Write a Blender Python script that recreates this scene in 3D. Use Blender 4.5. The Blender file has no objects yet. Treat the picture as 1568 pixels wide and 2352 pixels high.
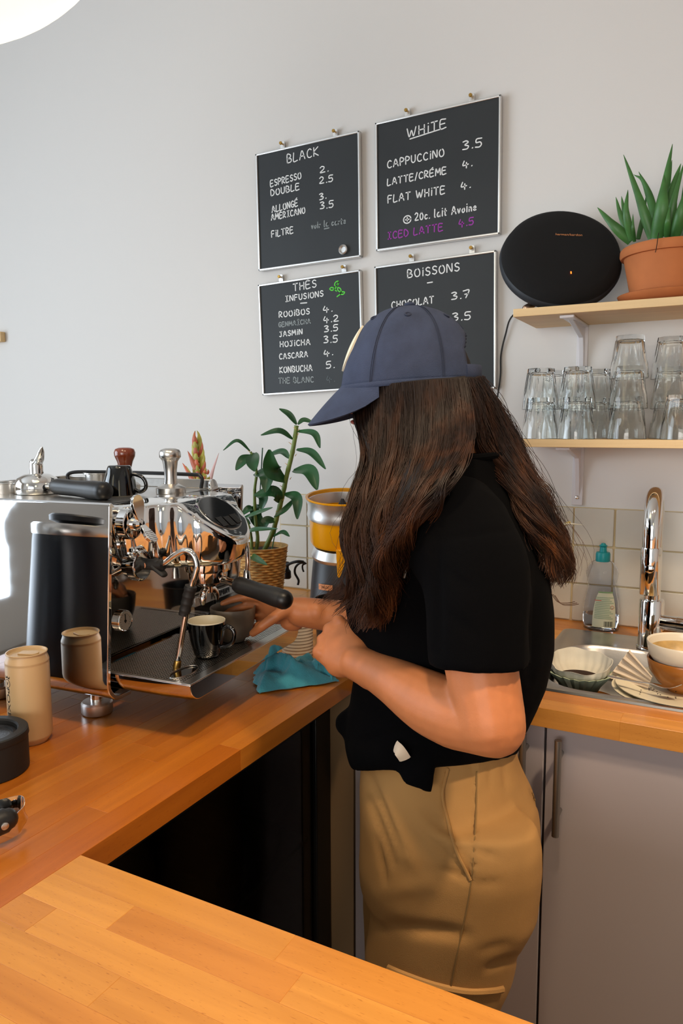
import bpy, bmesh, math, random
import numpy as np
from mathutils import Matrix, Vector, noise as mnoise
PI = math.pi
random.seed(7); RNG = np.random.default_rng(11)
SC = bpy.context.scene
COL = SC.collection

# ------------------------------------------------------------------ camera
FPX, YAW, TILT, ROLL, CAMZ = 1691.7, 0.486878, 0.11613, -0.00318, 1.41
_F = np.array([-math.sin(YAW)*math.cos(TILT), math.cos(YAW)*math.cos(TILT), -math.sin(TILT)])
_R0 = np.array([math.cos(YAW), math.sin(YAW), 0.0]); _U0 = np.cross(_R0, _F)
_R = math.cos(ROLL)*_R0 + math.sin(ROLL)*_U0
_U = -math.sin(ROLL)*_R0 + math.cos(ROLL)*_U0
CAMPOS = np.array([0, 0, CAMZ])
cd = bpy.data.cameras.new('camera'); cam = bpy.data.objects.new('camera', cd); COL.objects.link(cam)
cd.sensor_fit = 'HORIZONTAL'; cd.sensor_width = 36.0; cd.lens = FPX/1568*36.0; cd.clip_start = 0.02
cam.matrix_world = Matrix([[_R[i], _U[i], -_F[i], CAMPOS[i]] for i in range(3)] + [[0, 0, 0, 1]])
SC.camera = cam

# ------------------------------------------------------------------ world, lights, exposure
w = bpy.data.worlds.new('world'); SC.world = w; w.use_nodes = True
bg = w.node_tree.nodes['Background']; bg.inputs[0].default_value = (0.75, 0.85, 1.0, 1); bg.inputs[1].default_value = 0.6
def area(name, loc, target, sx, sy, power, color):
    l = bpy.data.lights.new(name, 'AREA'); l.shape = 'RECTANGLE'; l.size = sx; l.size_y = sy; l.energy = power; l.color = color
    o = bpy.data.objects.new(name, l); COL.objects.link(o); o.location = loc
    o.rotation_euler = (Vector(target)-Vector(loc)).to_track_quat('-Z', 'Y').to_euler()
    return o
area('shop_window_daylight', (-3.56, -.58, 1.45), (0, -.5, 1.35), 2.6, 2.2, 110, (0.76, 0.88, 1.0))
area('front_fill_light', (.25, -3.38, 1.35), (.1, 1.9, .62), 2.4, 1.7, 15, (1.0, 0.95, 0.88)).data.spread = math.radians(66)  # added unseen fill from the front, brightens cabinets and lower wall
def spot(name, loc, power, color, deg=84, blend=.7, rad=.07, target=None):
    l = bpy.data.lights.new(name, 'SPOT'); l.energy = power; l.color = color; l.spot_size = math.radians(deg); l.spot_blend = blend; l.shadow_soft_size = rad
    o = bpy.data.objects.new(name, l); COL.objects.link(o); o.location = loc
    if target is not None: o.rotation_euler = (Vector(target)-Vector(loc)).to_track_quat('-Z', 'Y').to_euler()
    return o
SPOTS = [(-.15, .35, 2.80), (.62, .60, 2.80), (-1.05, .30, 2.80)]
for k, p in enumerate(SPOTS): spot('ceiling_spot_light', p, (60, 142, 30)[k], (1.0, .77, .52), target=(p[0]-.05, p[1]+.25, .9))
SC.view_settings.view_transform = 'Standard'; SC.view_settings.look = 'None'
SC.view_settings.exposure = 0.0; SC.view_settings.gamma = 1.0; SC.view_settings.use_curve_mapping = False
SC.cycles.use_denoising = True
SC.cycles.max_bounces = 16; SC.cycles.transmission_bounces = 16; SC.cycles.transparent_max_bounces = 12
SC.cycles.caustics_reflective = False; SC.cycles.sample_clamp_indirect = 6.0

# ------------------------------------------------------------------ measuring: a sight line meets a real plane
def ray(u, v): return (u-784)/FPX*_R-(v-1176)/FPX*_U+_F
def aty(u, v, y): d = ray(u, v); return CAMPOS+d*(y/d[1])
def atz(u, v, z): d = ray(u, v); return CAMPOS+d*((z-CAMZ)/d[2])
def atx(u, v, x): d = ray(u, v); return CAMPOS+d*(x/d[0])

# ------------------------------------------------------------------ mesh helpers: every one gives (vertices, faces)
def J(*ms):
    V, F, k = [], [], 0
    for v, f in ms:
        v = np.asarray(v, float); V.append(v); F += [tuple(i+k for i in q) for q in f]; k += len(v)
    return np.vstack(V), F
def T(m, loc=(0, 0, 0), rot=(0, 0, 0), s=1.0):
    from mathutils import Euler
    R = np.array(Euler(rot).to_matrix())
    return (np.asarray(m[0], float)*s) @ R.T + np.asarray(loc, float), m[1]
def TM(m, M, loc=(0, 0, 0)):
    "columns of M are where the x, y, z of the shape go"
    return np.asarray(m[0], float) @ np.asarray(M, float).T + np.asarray(loc, float), m[1]
def box(a, b):
    x0, y0, z0 = a; x1, y1, z1 = b
    return np.array([(x0,y0,z0),(x1,y0,z0),(x1,y1,z0),(x0,y1,z0),(x0,y0,z1),(x1,y0,z1),(x1,y1,z1),(x0,y1,z1)], float), \
        [(0,3,2,1),(4,5,6,7),(0,1,5,4),(1,2,6,5),(2,3,7,6),(3,0,4,7)]
def loft(rings, cap0=True, cap1=True, closed=True):
    n = len(rings[0]); V = np.vstack(rings); F = []
    for i in range(len(rings)-1):
        for j in range(n if closed else n-1):
            a = i*n+j; b = i*n+(j+1) % n
            F.append((a, b, b+n, a+n))
    if cap0: F.append(tuple(range(n))[::-1])
    if cap1: F.append(tuple(range((len(rings)-1)*n, len(rings)*n)))
    return V, F
def ringz(z, rx, ry=None, n=32, c=(0, 0), ph=0.0):
    ry = rx if ry is None else ry; t = np.arange(n)*2*PI/n+ph
    return np.c_[c[0]+rx*np.cos(t), c[1]+ry*np.sin(t), np.full(n, z)]
def lathe(prof, n=32):
    rings = [ringz(z, max(r, 1e-5), n=n) for r, z in prof]
    up = prof[-1][1] >= prof[0][1]
    V, F = loft(rings, prof[0][0] > 1e-4 or True, True)
    return V, F
def tube_closed(prof, n=32):
    "a lathe whose profile is a closed loop (rings, pipes, open vessels with wall thickness)"
    rings = [ringz(z, max(r, 1e-5), n=n) for r, z in prof]; rings.append(rings[0])
    V, F = loft(rings[:-1], False, False); k = len(prof)
    for j in range(n):
        a = (k-1)*n+j; b = (k-1)*n+(j+1) % n
        F.append((a, b, (j+1) % n, j))
    return V, F
def catmull(P, n):
    P = np.asarray(P, float); k = len(P)
    Q = np.vstack([2*P[0]-P[1], P, 2*P[-1]-P[-2]]); t = np.linspace(0, k-1, n); out = []
    for x in t:
        i = min(int(x), k-2); f = x-i; a, b, c, d = Q[i], Q[i+1], Q[i+2], Q[i+3]
        out.append(0.5*((2*b)+(c-a)*f+(2*a-5*b+4*c-d)*f*f+(3*b-a-3*c+d)*f**3))
    return np.array(out)
def sweep(P, rad, n=10, cap=True, up=None, side=None, ends='flat'):
    """a tube along P. rad: one number, or one (or a pair) per point; a pair is (half width, half height),
    height lying along `up`."""
    P = np.asarray(P, float); k = len(P)
    if np.isscalar(rad): rad = [rad]*k
    Tn = np.gradient(P, axis=0); Tn /= np.linalg.norm(Tn, axis=1)[:, None]+1e-12
    u = np.array(up if up is not None else ((0, 0, 1) if abs(Tn[0][2]) < .9 else (1, 0, 0)), float)
    rings = []; t = np.arange(n)*2*PI/n
    for i in range(k):
        s = np.cross(Tn[i], u); s /= np.linalg.norm(s)+1e-12
        h = np.cross(s, Tn[i])
        if up is None: u = h
        r = rad[i]; a, b = (r, r) if np.isscalar(r) else r
        rings.append(P[i]+np.outer(np.cos(t)*a, s)+np.outer(np.sin(t)*b, h))
    if ends == 'round':
        def shrink(ring, c, d, r, sgn):
            out = []
            for q in (.35, .7, .92):
                out.append(c+(ring-c)*math.sqrt(1-q*q)+d*sgn*r*q)
            return out
        r0 = np.linalg.norm(rings[0]-P[0], axis=1).min(); r1 = np.linalg.norm(rings[-1]-P[-1], axis=1).min()
        rings = shrink(rings[0], P[0], Tn[0], r0, -1)[::-1]+rings+shrink(rings[-1], P[-1], Tn[-1], r1, 1)
    V, F = loft(rings, cap, cap)
    return V, [q[::-1] for q in F]
def ellipsoid(c, r, nu=20, nv=12):
    rings = []
    for i in range(1, nv):
        a = -PI/2+PI*i/nv
        rings.append(ringz(math.sin(a)*r[2], math.cos(a)*r[0], math.cos(a)*r[1], nu))
    V, F = loft(rings); return V+np.asarray(c, float), F
def prism(poly, h0, h1, axis=2):
    "a flat outline given thickness; axis is the direction of the thickness"
    p = np.asarray(poly, float); n = len(p)
    def lay(h):
        q = np.zeros((n, 3)); o = [i for i in range(3) if i != axis]; q[:, o[0]] = p[:, 0]; q[:, o[1]] = p[:, 1]; q[:, axis] = h; return q
    return loft([lay(h0), lay(h1)])
def torus(R, r, n=32, m=10):
    t = np.arange(n)*2*PI/n; V = []; F = []
    for i in range(n):
        for j in range(m):
            b = 2*PI*j/m; V.append(((R+r*math.cos(b))*math.cos(t[i]), (R+r*math.cos(b))*math.sin(t[i]), r*math.sin(b)))
    for i in range(n):
        for j in range(m):
            F.append((i*m+j, ((i+1) % n)*m+j, ((i+1) % n)*m+(j+1) % m, i*m+(j+1) % m))
    return np.array(V), F
def rrect(x0, y0, x1, y1, r, k=6):
    out = []
    for cx, cy, a0 in ((x1-r, y1-r, 0), (x0+r, y1-r, PI/2), (x0+r, y0+r, PI), (x1-r, y0+r, 1.5*PI)):
        for i in range(k+1):
            a = a0+PI/2*i/k; out.append((cx+r*math.cos(a), cy+r*math.sin(a)))
    return np.array(out)
def sheet(P, th):
    "a grid of points (n, m, 3) given thickness along its normals"
    P = np.asarray(P, float); n, m = P.shape[:2]
    N = np.cross(np.gradient(P, axis=0), np.gradient(P, axis=1)); N /= np.linalg.norm(N, axis=2)[..., None]+1e-12
    A = (P+N*th/2).reshape(-1, 3); B = (P-N*th/2).reshape(-1, 3); k = n*m; F = []
    for i in range(n-1):
        for j in range(m-1):
            a = i*m+j; F.append((a, a+m, a+m+1, a+1)); F.append((a+k, a+1+k, a+m+1+k, a+m+k))
    e = [i*m for i in range(n)]+[(n-1)*m+j for j in range(1, m)]+[i*m+m-1 for i in range(n-2, -1, -1)]+[j for j in range(m-2, 0, -1)]
    for q in range(len(e)):
        a, b = e[q], e[(q+1) % len(e)]; F.append((a, b, b+k, a+k))
    return np.vstack([A, B]), F

# ------------------------------------------------------------------ objects, things, parts
ORG = {}
def mesh(name, m, smooth=35):
    me = bpy.data.meshes.new(name); me.from_pydata([tuple(v) for v in m[0]], [], [tuple(f) for f in m[1]])
    bm = bmesh.new(); bm.from_mesh(me); bmesh.ops.recalc_face_normals(bm, faces=bm.faces)
    for f in bm.faces: f.smooth = smooth > 0
    if smooth > 0:
        lim = math.radians(smooth)
        for e in bm.edges:
            if len(e.link_faces) == 2 and e.calc_face_angle(0) > lim: e.smooth = False
    bm.to_mesh(me); bm.free(); return me
def obj(name, m, ma, parent=None, smooth=35, bevel=0, bseg=2, sub=0):
    if isinstance(m, bpy.types.Mesh): me = m
    else:
        V = np.asarray(m[0], float)
        if parent is not None and parent in ORG: V = V-ORG[parent]
        me = mesh(name, (V, m[1]), smooth)
    o = bpy.data.objects.new(name, me); COL.objects.link(o)
    if ma is not None and not me.materials: me.materials.append(ma)
    if parent is not None:
        o.parent = parent
        if parent in ORG: ORG[o] = ORG[parent]
    if bevel:
        b = o.modifiers.new('bevel', 'BEVEL'); b.width = bevel; b.segments = bseg; b.limit_method = 'ANGLE'; b.angle_limit = 0.6; b.harden_normals = False
    if sub:
        s = o.modifiers.new('sub', 'SUBSURF'); s.levels = sub; s.render_levels = sub
    return o
def tag(o, label=None, cat=None, group=None, kind=None):
    if label: o['label'] = label
    if cat: o['category'] = cat
    if group: o['group'] = group
    if kind: o['kind'] = kind
    return o
def thing(name, label, cat, loc=(0, 0, 0), rotz=0, group=None, world=True):
    "an Empty at the thing's base; with world=True its parts are given in room coordinates"
    o = bpy.data.objects.new(name, None); COL.objects.link(o); o.location = [float(x) for x in loc]; o.rotation_euler = (0, 0, rotz); o.empty_display_size = .05
    tag(o, label, cat, group)
    if world: ORG[o] = np.asarray(loc, float)
    return o
def solo(name, m, ma, label, cat, loc=(0, 0, 0), group=None, **k):
    V = np.asarray(m[0], float)-np.asarray(loc, float)
    o = obj(name, (V, m[1]), ma, None, **k); o.location = [float(x) for x in loc]
    return tag(o, label, cat, group)
def struct(name, m, ma, parent=None, **k):
    o = obj(name, m, ma, parent, **k)
    if parent is None: o['kind'] = 'structure'
    return o
def copy_thing(root, label=None):
    "a copy of a thing with copies of its parts and their sub-parts; mesh data is shared"
    r = root.copy(); COL.objects.link(r)
    if label: r['label'] = label
    for ch in list(root.children):
        c = ch.copy(); COL.objects.link(c); c.parent = r
        for g in list(ch.children):
            d = g.copy(); COL.objects.link(d); d.parent = c
    return r
def fused(name, ms, voxel, it=5, fac=.5):
    "overlapping closed shapes grown together into one continuous skin; gives mesh data"
    V, F = J(*ms); me = mesh(name+'_src', (V, F), 0); o = bpy.data.objects.new(name+'_src', me); COL.objects.link(o)
    r = o.modifiers.new('r', 'REMESH'); r.mode = 'VOXEL'; r.voxel_size = voxel
    s = o.modifiers.new('s', 'SMOOTH'); s.factor = fac; s.iterations = it
    out = bpy.data.meshes.new_from_object(o.evaluated_get(bpy.context.evaluated_depsgraph_get()))
    bpy.data.objects.remove(o); bpy.data.meshes.remove(me)
    for p in out.polygons: p.use_smooth = True
    out.name = name; return out
def move_mesh(me, d):
    n = len(me.vertices); a = np.empty(n*3); me.vertices.foreach_get('co', a); a = a.reshape(-1, 3)+np.asarray(d); me.vertices.foreach_set('co', a.ravel()); me.update()

# ------------------------------------------------------------------ materials
def lin(h):
    c = [int(h[i:i+2], 16)/255 for i in (0, 2, 4)]
    return tuple(x/12.92 if x <= .04045 else ((x+.055)/1.055)**2.4 for x in c)
def mat(name, col, rough=.5, metal=0.0, spec=.5, bump=0.0, bscale=200, var=0.0, vscale=6, trans=0.0, ior=1.45, coat=0.0, sheen=0.0, emit=None, estr=1.0, sss=0.0, stretch=(1, 1, 1), rvar=0.0):
    m = bpy.data.materials.new(name); m.use_nodes = True; nt = m.node_tree; N = nt.nodes; L = nt.links; b = N['Principled BSDF']
    if isinstance(col, str): col = lin(col)
    b.inputs['Base Color'].default_value = (*col, 1); b.inputs['Roughness'].default_value = rough; b.inputs['Metallic'].default_value = metal
    b.inputs['Specular IOR Level'].default_value = spec; b.inputs['Transmission Weight'].default_value = trans; b.inputs['IOR'].default_value = ior
    b.inputs['Coat Weight'].default_value = coat; b.inputs['Coat Roughness'].default_value = .08; b.inputs['Sheen Weight'].default_value = sheen
    if sss: b.inputs['Subsurface Weight'].default_value = sss; b.inputs['Subsurface Radius'].default_value = (.012, .005, .003); b.inputs['Subsurface Scale'].default_value = 1.0
    if emit: b.inputs['Emission Color'].default_value = (*(lin(emit) if isinstance(emit, str) else emit), 1); b.inputs['Emission Strength'].default_value = estr
    if bump or var or rvar:
        tc = N.new('ShaderNodeTexCoord'); mp = N.new('ShaderNodeMapping'); mp.inputs['Scale'].default_value = stretch; L.new(tc.outputs['Object'], mp.inputs['Vector'])
    if var:
        n = N.new('ShaderNodeTexNoise'); n.inputs['Scale'].default_value = vscale; n.inputs['Detail'].default_value = 4; L.new(mp.outputs[0], n.inputs['Vector'])
        r = N.new('ShaderNodeValToRGB'); r.color_ramp.elements[0].position = .3; r.color_ramp.elements[1].position = .72
        r.color_ramp.elements[0].color = (*[max(0, x*(1-var)) for x in col], 1); r.color_ramp.elements[1].color = (*[min(1, x*(1+var)) for x in col], 1)
        L.new(n.outputs['Fac'], r.inputs[0]); L.new(r.outputs[0], b.inputs['Base Color'])
    if rvar:
        n = N.new('ShaderNodeTexNoise'); n.inputs['Scale'].default_value = vscale*2; L.new(mp.outputs[0], n.inputs['Vector'])
        mr = N.new('ShaderNodeMapRange'); mr.inputs['To Min'].default_value = max(0, rough-rvar); mr.inputs['To Max'].default_value = rough+rvar; L.new(n.outputs['Fac'], mr.inputs[0]); L.new(mr.outputs[0], b.inputs['Roughness'])
    if bump:
        n = N.new('ShaderNodeTexNoise'); n.inputs['Scale'].default_value = bscale; n.inputs['Detail'].default_value = 3; L.new(mp.outputs[0], n.inputs['Vector'])
        bp = N.new('ShaderNodeBump'); bp.inputs['Strength'].default_value = bump; bp.inputs['Distance'].default_value = .002; L.new(n.outputs['Fac'], bp.inputs['Height']); L.new(bp.outputs[0], b.inputs['Normal'])
    return m
def wood(name, cols, rough=.38, grain=.22, pores=.5, axis=0):
    "planed timber: one tone per piece, long grain and short dark flecks along the piece's own length"
    m = bpy.data.materials.new(name); m.use_nodes = True; nt = m.node_tree; N = nt.nodes; L = nt.links; b = N['Principled BSDF']
    oi = N.new('ShaderNodeObjectInfo'); tc = N.new('ShaderNodeTexCoord')
    ad = N.new('ShaderNodeVectorMath'); ad.operation = 'ADD'; mu = N.new('ShaderNodeMath'); mu.operation = 'MULTIPLY'; mu.inputs[1].default_value = 37.0
    L.new(oi.outputs['Random'], mu.inputs[0]); L.new(tc.outputs['Object'], ad.inputs[0]); L.new(mu.outputs[0], ad.inputs[1])
    r = N.new('ShaderNodeValToRGB'); r.color_ramp.elements[0].color = (*lin(cols[0]), 1); r.color_ramp.elements[1].color = (*lin(cols[-1]), 1)
    for i, c in enumerate(cols[1:-1]): e = r.color_ramp.elements.new((i+1)/(len(cols)-1)); e.color = (*lin(c), 1)
    L.new(oi.outputs['Random'], r.inputs[0])
    def nz(sc, det, dist=0.0):
        mp = N.new('ShaderNodeMapping'); s = [sc[1]]*3; s[axis] = sc[0]; mp.inputs['Scale'].default_value = s; L.new(ad.outputs[0], mp.inputs['Vector'])
        n = N.new('ShaderNodeTexNoise'); n.inputs['Scale'].default_value = 1; n.inputs['Detail'].default_value = det; n.inputs['Distortion'].default_value = dist; L.new(mp.outputs[0], n.inputs['Vector']); return n
    g = nz((3.0, 55), 5, .6); gr = N.new('ShaderNodeValToRGB'); gr.color_ramp.elements[0].position = .28; gr.color_ramp.elements[1].position = .7
    gr.color_ramp.elements[0].color = (1-grain, 1-grain*1.25, 1-grain*1.5, 1); gr.color_ramp.elements[1].color = (1, 1, 1, 1); L.new(g.outputs['Fac'], gr.inputs[0])
    mx = N.new('ShaderNodeMix'); mx.data_type = 'RGBA'; mx.blend_type = 'MULTIPLY'; mx.inputs[0].default_value = 1; L.new(r.outputs[0], mx.inputs[6]); L.new(gr.outputs[0], mx.inputs[7])
    p = nz((130, 900), 1); pr = N.new('ShaderNodeValToRGB'); pr.color_ramp.elements[0].position = .66; pr.color_ramp.elements[1].position = .76
    pr.color_ramp.elements[0].color = (1, 1, 1, 1); pr.color_ramp.elements[1].color = (1-pores*.5, 1-pores*.68, 1-pores*.8, 1); L.new(p.outputs['Fac'], pr.inputs[0])
    m2 = N.new('ShaderNodeMix'); m2.data_type = 'RGBA'; m2.blend_type = 'MULTIPLY'; m2.inputs[0].default_value = 1; L.new(mx.outputs[2], m2.inputs[6]); L.new(pr.outputs[0], m2.inputs[7])
    L.new(m2.outputs[2], b.inputs['Base Color']); b.inputs['Roughness'].default_value = rough
    bp = N.new('ShaderNodeBump'); bp.inputs['Strength'].default_value = .12; bp.inputs['Distance'].default_value = .0006; L.new(g.outputs['Fac'], bp.inputs['Height']); L.new(bp.outputs[0], b.inputs['Normal'])
    return m
M = {}
M['wall'] = mat('wall_paint', 'd9d5d0', .7, bump=.12, bscale=60)
M['ceiling'] = mat('ceiling_paint', 'dcdad6', .8)
M['floor'] = mat('floor_paint', '8c7d6c', .5, var=.1)
M['tile'] = mat('glazed_tile', 'c9c3b6', .22, bump=.25, bscale=18, var=.05, vscale=9)
M['grout'] = mat('grout', 'cdb991', .9, bump=.3, bscale=300)
M['beech'] = wood('beech', ['cc8a3b', 'd89643', 'c68036', 'da9b48', 'd08e3e', 'c07832'], .30)
M['beechdark'] = wood('oiled_beech', ['b8651a', 'c67322', 'aa5a15', 'cd7f2a', 'bd6c22', 'a05511'], .28)
M['pine'] = wood('pine', ['e3c08a', 'e8c793'], .5, .14, .12)
M['chrome'] = mat('chrome', (.78, .77, .75), .05, 1.0)
M['mirror'] = mat('polished_steel', (.74, .74, .75), .035, 1.0, rvar=.015, vscale=30)
M['steel'] = mat('brushed_steel', (.62, .60, .57), .28, 1.0, bump=.05, bscale=400)
M['satin'] = mat('satin_steel', (.60, .58, .55), .35, 1.0)
M['darksteel'] = mat('dark_mirror_steel', (.42, .39, .36), .05, 1.0)
M['brass'] = mat('brass', 'b08a48', .3, 1.0)
M['alu'] = mat('aluminium', (.80, .80, .79), .35, 1.0)
M['chalk'] = mat('chalkboard', '25282a', .55, var=.18, vscale=4)
M['marker'] = mat('chalk_marker', 'e4e4e2', .9)
M['markerdim'] = mat('chalk_marker_faded', '8d9393', .9)
M['marker2'] = mat('chalk_marker_smudged', '5f6669', .9)
M['purple'] = mat('chalk_marker_purple', '9b3fa0', .9)
M['green'] = mat('chalk_marker_green', '5fd24a', .9)
M['black'] = mat('black_plastic', '121112', .38)
M['rubber'] = mat('black_rubber', '1a1918', .6, bump=.06, bscale=500)
M['handle'] = mat('black_handle', '1d1c1c', .42, bump=.05, bscale=600)
M['gloss'] = mat('black_gloss', '050505', .06, coat=.6)
M['fabric'] = mat('speaker_fabric', '0d0c0c', .95, bump=.3, bscale=1500)
M['speakerband'] = mat('speaker_band', '23262b', .55)
M['copper'] = mat('copper_print', 'd08a58', .5)
M['led'] = mat('orange_led', '401000', .4, emit='ff6a20', estr=4)
M['terra'] = mat('terracotta', 'b86c3b', .8, var=.10, vscale=14, bump=.1, bscale=120)
M['soil'] = mat('soil', '2b1d14', .95, bump=.6, bscale=120)
M['aloe'] = mat('aloe_leaf', '3f6d33', .42, var=.25, vscale=30, spec=.5)
M['leaf'] = mat('orchid_leaf', '23502a', .36, var=.22, vscale=18)
M['cane'] = mat('orchid_cane', '6d7f3a', .5, var=.3, vscale=40)
M['wicker'] = mat('wicker', 'c49a5c', .8, var=.35, vscale=60)
M['bromel'] = mat('bract', 'a9a040', .5, var=.35, vscale=25)
M['bromel2'] = mat('bract_red', 'b85c38', .5, var=.3, vscale=30)
M['white'] = mat('white_enamel', 'd6d2d3', .28)
M['ceramic'] = mat('white_ceramic', 'd8cfbd', .2)
M['yellow'] = mat('yellow_plastic', 'f0a40c', .25, coat=.2)
M['juicegrey'] = mat('charcoal_plastic', '2f3033', .42)
M['glass'] = mat('clear_glass', (.985, 1.0, .99), .0, trans=1.0, ior=1.45)
M['petplastic'] = mat('clear_plastic', (.90, .92, .95), .04, trans=1.0, ior=1.12)
M['teal'] = mat('teal_plastic', '0a7f86', .4)
M['tealcloth'] = mat('teal_cloth', '3f93a3', .95, bump=.7, bscale=420, var=.12, vscale=40, sheen=.3)
M['paper'] = mat('filter_paper', 'd8d2c2', .9, var=.06, vscale=30)
M['coffee'] = mat('coffee_grounds', '2a160b', .95, bump=.9, bscale=500)
M['celadon'] = mat('celadon_glaze', 'a9b49a', .25)
M['stoneware'] = mat('brown_stoneware', '9a5f25', .25, var=.15, vscale=12)
M['cream'] = mat('cream_glaze', 'd9cfb6', .25, var=.06)
M['napkin'] = mat('napkin_paper', 'd6c4ad', .9, var=.08, vscale=20)
M['greycup'] = mat('grey_stoneware', '665b4f', .45, var=.08, vscale=25, bump=.1, bscale=200)
M['can'] = mat('can_enamel', 'cfae80', .42)
M['canink'] = mat('black_ink', '191510', .6)
M['lilac'] = mat('cabinet_laminate', 'aba0a0', .42, bump=.03, bscale=300)
M['panel'] = mat('filler_panel', '8c6f4e', .55)
M['fridge'] = mat('black_fridge', '0b0b0b', .35)
M['skin'] = mat('skin', 'b87245', .5, var=.06, vscale=45, bump=.08, bscale=350, sss=.12)
M['tee'] = mat('black_cotton', '040405', 1.0, bump=.15, bscale=900, spec=.08)
M['khaki'] = mat('khaki_twill', 'ac8049', .85, bump=.2, bscale=900, var=.05, vscale=14)
M['seam'] = mat('khaki_seam', '8a6a3c', .9)
M['cap'] = mat('navy_cotton', '343d54', .95, bump=.5, bscale=700, var=.16, vscale=34)
M['capseam'] = mat('navy_seam', '2a3144', .95)
M['pull'] = mat('bar_handle_steel', (.34, .32, .30), .4, 1.0)
M['tooth'] = mat('cream_patch', 'e0d8c0', .9)
M['shoe'] = mat('shoe', '2a2826', .7)
M['eye'] = mat('eye_white', 'e8e4de', .2)
M['woodknob'] = mat('varnished_wood', '7a3317', .22, var=.2, vscale=20, coat=.5)
M['print'] = mat('white_print', 'e2dedb', .8)
M['label'] = mat('paper_label', 'b9b89f', .6)
M['labelg'] = mat('label_green', '6f8a5e', .6)
M['red'] = mat('label_red', 'b8402c', .6)
M['ink'] = mat('print_ink', '2d332c', .8)
# ================================================================== the room
CT = 0.91; TH = 0.035; WALLY = 1.923; BARX = -0.653; BARY = 0.5755; SINKY = 1.282
struct('floor', box((-3.8, -3.6, -.06), (2.2, 2.1, 0)), M['floor'])
wb = struct('wall_back', box((-3.8, WALLY, 0), (2.2, WALLY+.1, 3.1)), M['wall'])
struct('ceiling', box((-3.8, -3.6, 3.1), (2.2, 2.1, 3.2)), M['ceiling'])
struct('wall_right', box((1.75, -3.6, 0), (1.85, WALLY, 3.1)), M['wall'])
def wall_with_opening(name, axis, at, lo, hi, o0, o1, z0, z1):
    bx = []
    for a, b, c, d in ((lo, o0, 0, 3.1), (o1, hi, 0, 3.1), (o0, o1, 0, z0), (o0, o1, z1, 3.1)):
        if b-a < .001 or d-c < .001: continue
        bx.append(box((at, a, c), (at+.1, b, d)) if axis == 0 else box((a, at, c), (b, at+.1, d)))
    return struct(name, J(*bx), M['wall'])
wall_with_opening('wall_left', 0, -3.7, -3.5, WALLY, -1.88, .72, .35, 2.6)
wall_with_opening('wall_front', 1, -3.55, -3.7, 1.75, -1.0, 1.5, .02, 2.7)  # unseen opening, placed to go with the added front fill light
def window(name, axis, at, a0, a1, z0, z1, nm):
    w = struct(name, J(*[(box((at+.02, a, z0), (at+.07, a+.05, z1)) if axis == 0 else box((a, at+.02, z0), (a+.05, at+.07, z1))) for a in np.linspace(a0, a1-.05, nm)],
               *[(box((at+.02, a0, z), (at+.07, a1, z+.05)) if axis == 0 else box((a0, at+.02, z), (a1, at+.07, z+.05))) for z in (z0, z1-.05)]), M['white'])
    return w
window('window_1', 0, -3.7, -1.88, .72, .35, 2.6, 3)
window('window_2', 1, -3.55, -1.0, 1.5, .02, 2.7, 4)

# tiles above the worktop: each one a slightly uneven piece set in grout
P_T = .0982; TZ = 1.2035; TX0 = -1.228
struct('grout_bed', box((TX0-.004, WALLY-.004, CT), (1.75, WALLY, TZ+.001)), M['grout'], wb)
for r in range(3):
    for c in range(30):
        x0 = TX0+c*P_T; z1 = TZ-r*P_T; z0 = max(z1-P_T+.004, CT+.002)
        x1 = min(x0+P_T-.004, 1.745)
        if x1 <= x0+.01: continue
        j = RNG.uniform(-.0007, .0007, 4)
        d = .009+RNG.uniform(-.0012, .0012)
        o = rrect(x0+j[0], z0+j[1], x1+j[2], z1+j[3], .003, 2)
        V, F = prism(o, WALLY-d, WALLY-.002, 1)
        V[:, 1] += np.where(V[:, 1] < WALLY-.004, RNG.uniform(-.0007, .0007)*(V[:, 0]-x0)/P_T+RNG.uniform(-.0007, .0007)*(V[:, 2]-z0)/P_T, 0)
        cc = np.array([(x0+x1)/2, WALLY, (z0+z1)/2])
        t = obj('tile', (V-cc, F), M['tile'], wb, bevel=.0012); t.location = cc

# ------------------------------------------------------------------ butcher-block worktops, stave by stave
def staves(root, u0, u1, rows, axis, seedv, start=None, ma='beech'):
    """rows: list of (v0, v1, holes) across the grain; staves run along `axis`"""
    rg = np.random.default_rng(seedv)
    for k, (v0, v1, (a0, a1)) in enumerate(rows):
        cuts = [a0]; x = a0+rg.uniform(.15, .5)
        if start and k in start:
            cuts += start[k]; x = cuts[-1]+rg.uniform(.3, .5)
        while x < a1-.12: cuts.append(x); x += rg.uniform(.28, .55)
        cuts.append(a1)
        for p, q in zip(cuts[:-1], cuts[1:]):
            c = np.array([(p+q)/2, (v0+v1)/2, CT-TH/2]); h = np.array([(q-p)/2, (v1-v0)/2, TH/2])
            dz = rg.uniform(-.00012, .00012)
            m = box(-h, h+np.array([0, 0, dz]))
            o = obj('stave', m, M[ma], root, smooth=0, bevel=.0004, bseg=1)
            if axis == 0: o.location = c-np.array(root.location)
            else:
                o.rotation_euler = (0, 0, PI/2); o.location = np.array([c[1], c[0], c[2]])-np.array(root.location)
def even_rows(a, b, n, span): e = np.linspace(a, b, n+1); return [(e[i], e[i+1], span) for i in range(n)]
t = thing('worktop', 'beech block worktop that carries the espresso machine', 'countertop', (-1.0, .6, CT-TH), world=False)
staves(t, 0, 0, even_rows(-1.36, BARX, 17, (-.25, SINKY)), 1, 3, None, 'beechdark')
t = thing('worktop', 'pale beech block bar top with a bare edge nearest the viewer', 'countertop', (.3, .2, CT-TH), world=False)
rr = [(BARY-.0405*(i+1), BARY-.0405*i, (BARX, 1.72)) for i in range(16)]
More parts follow.
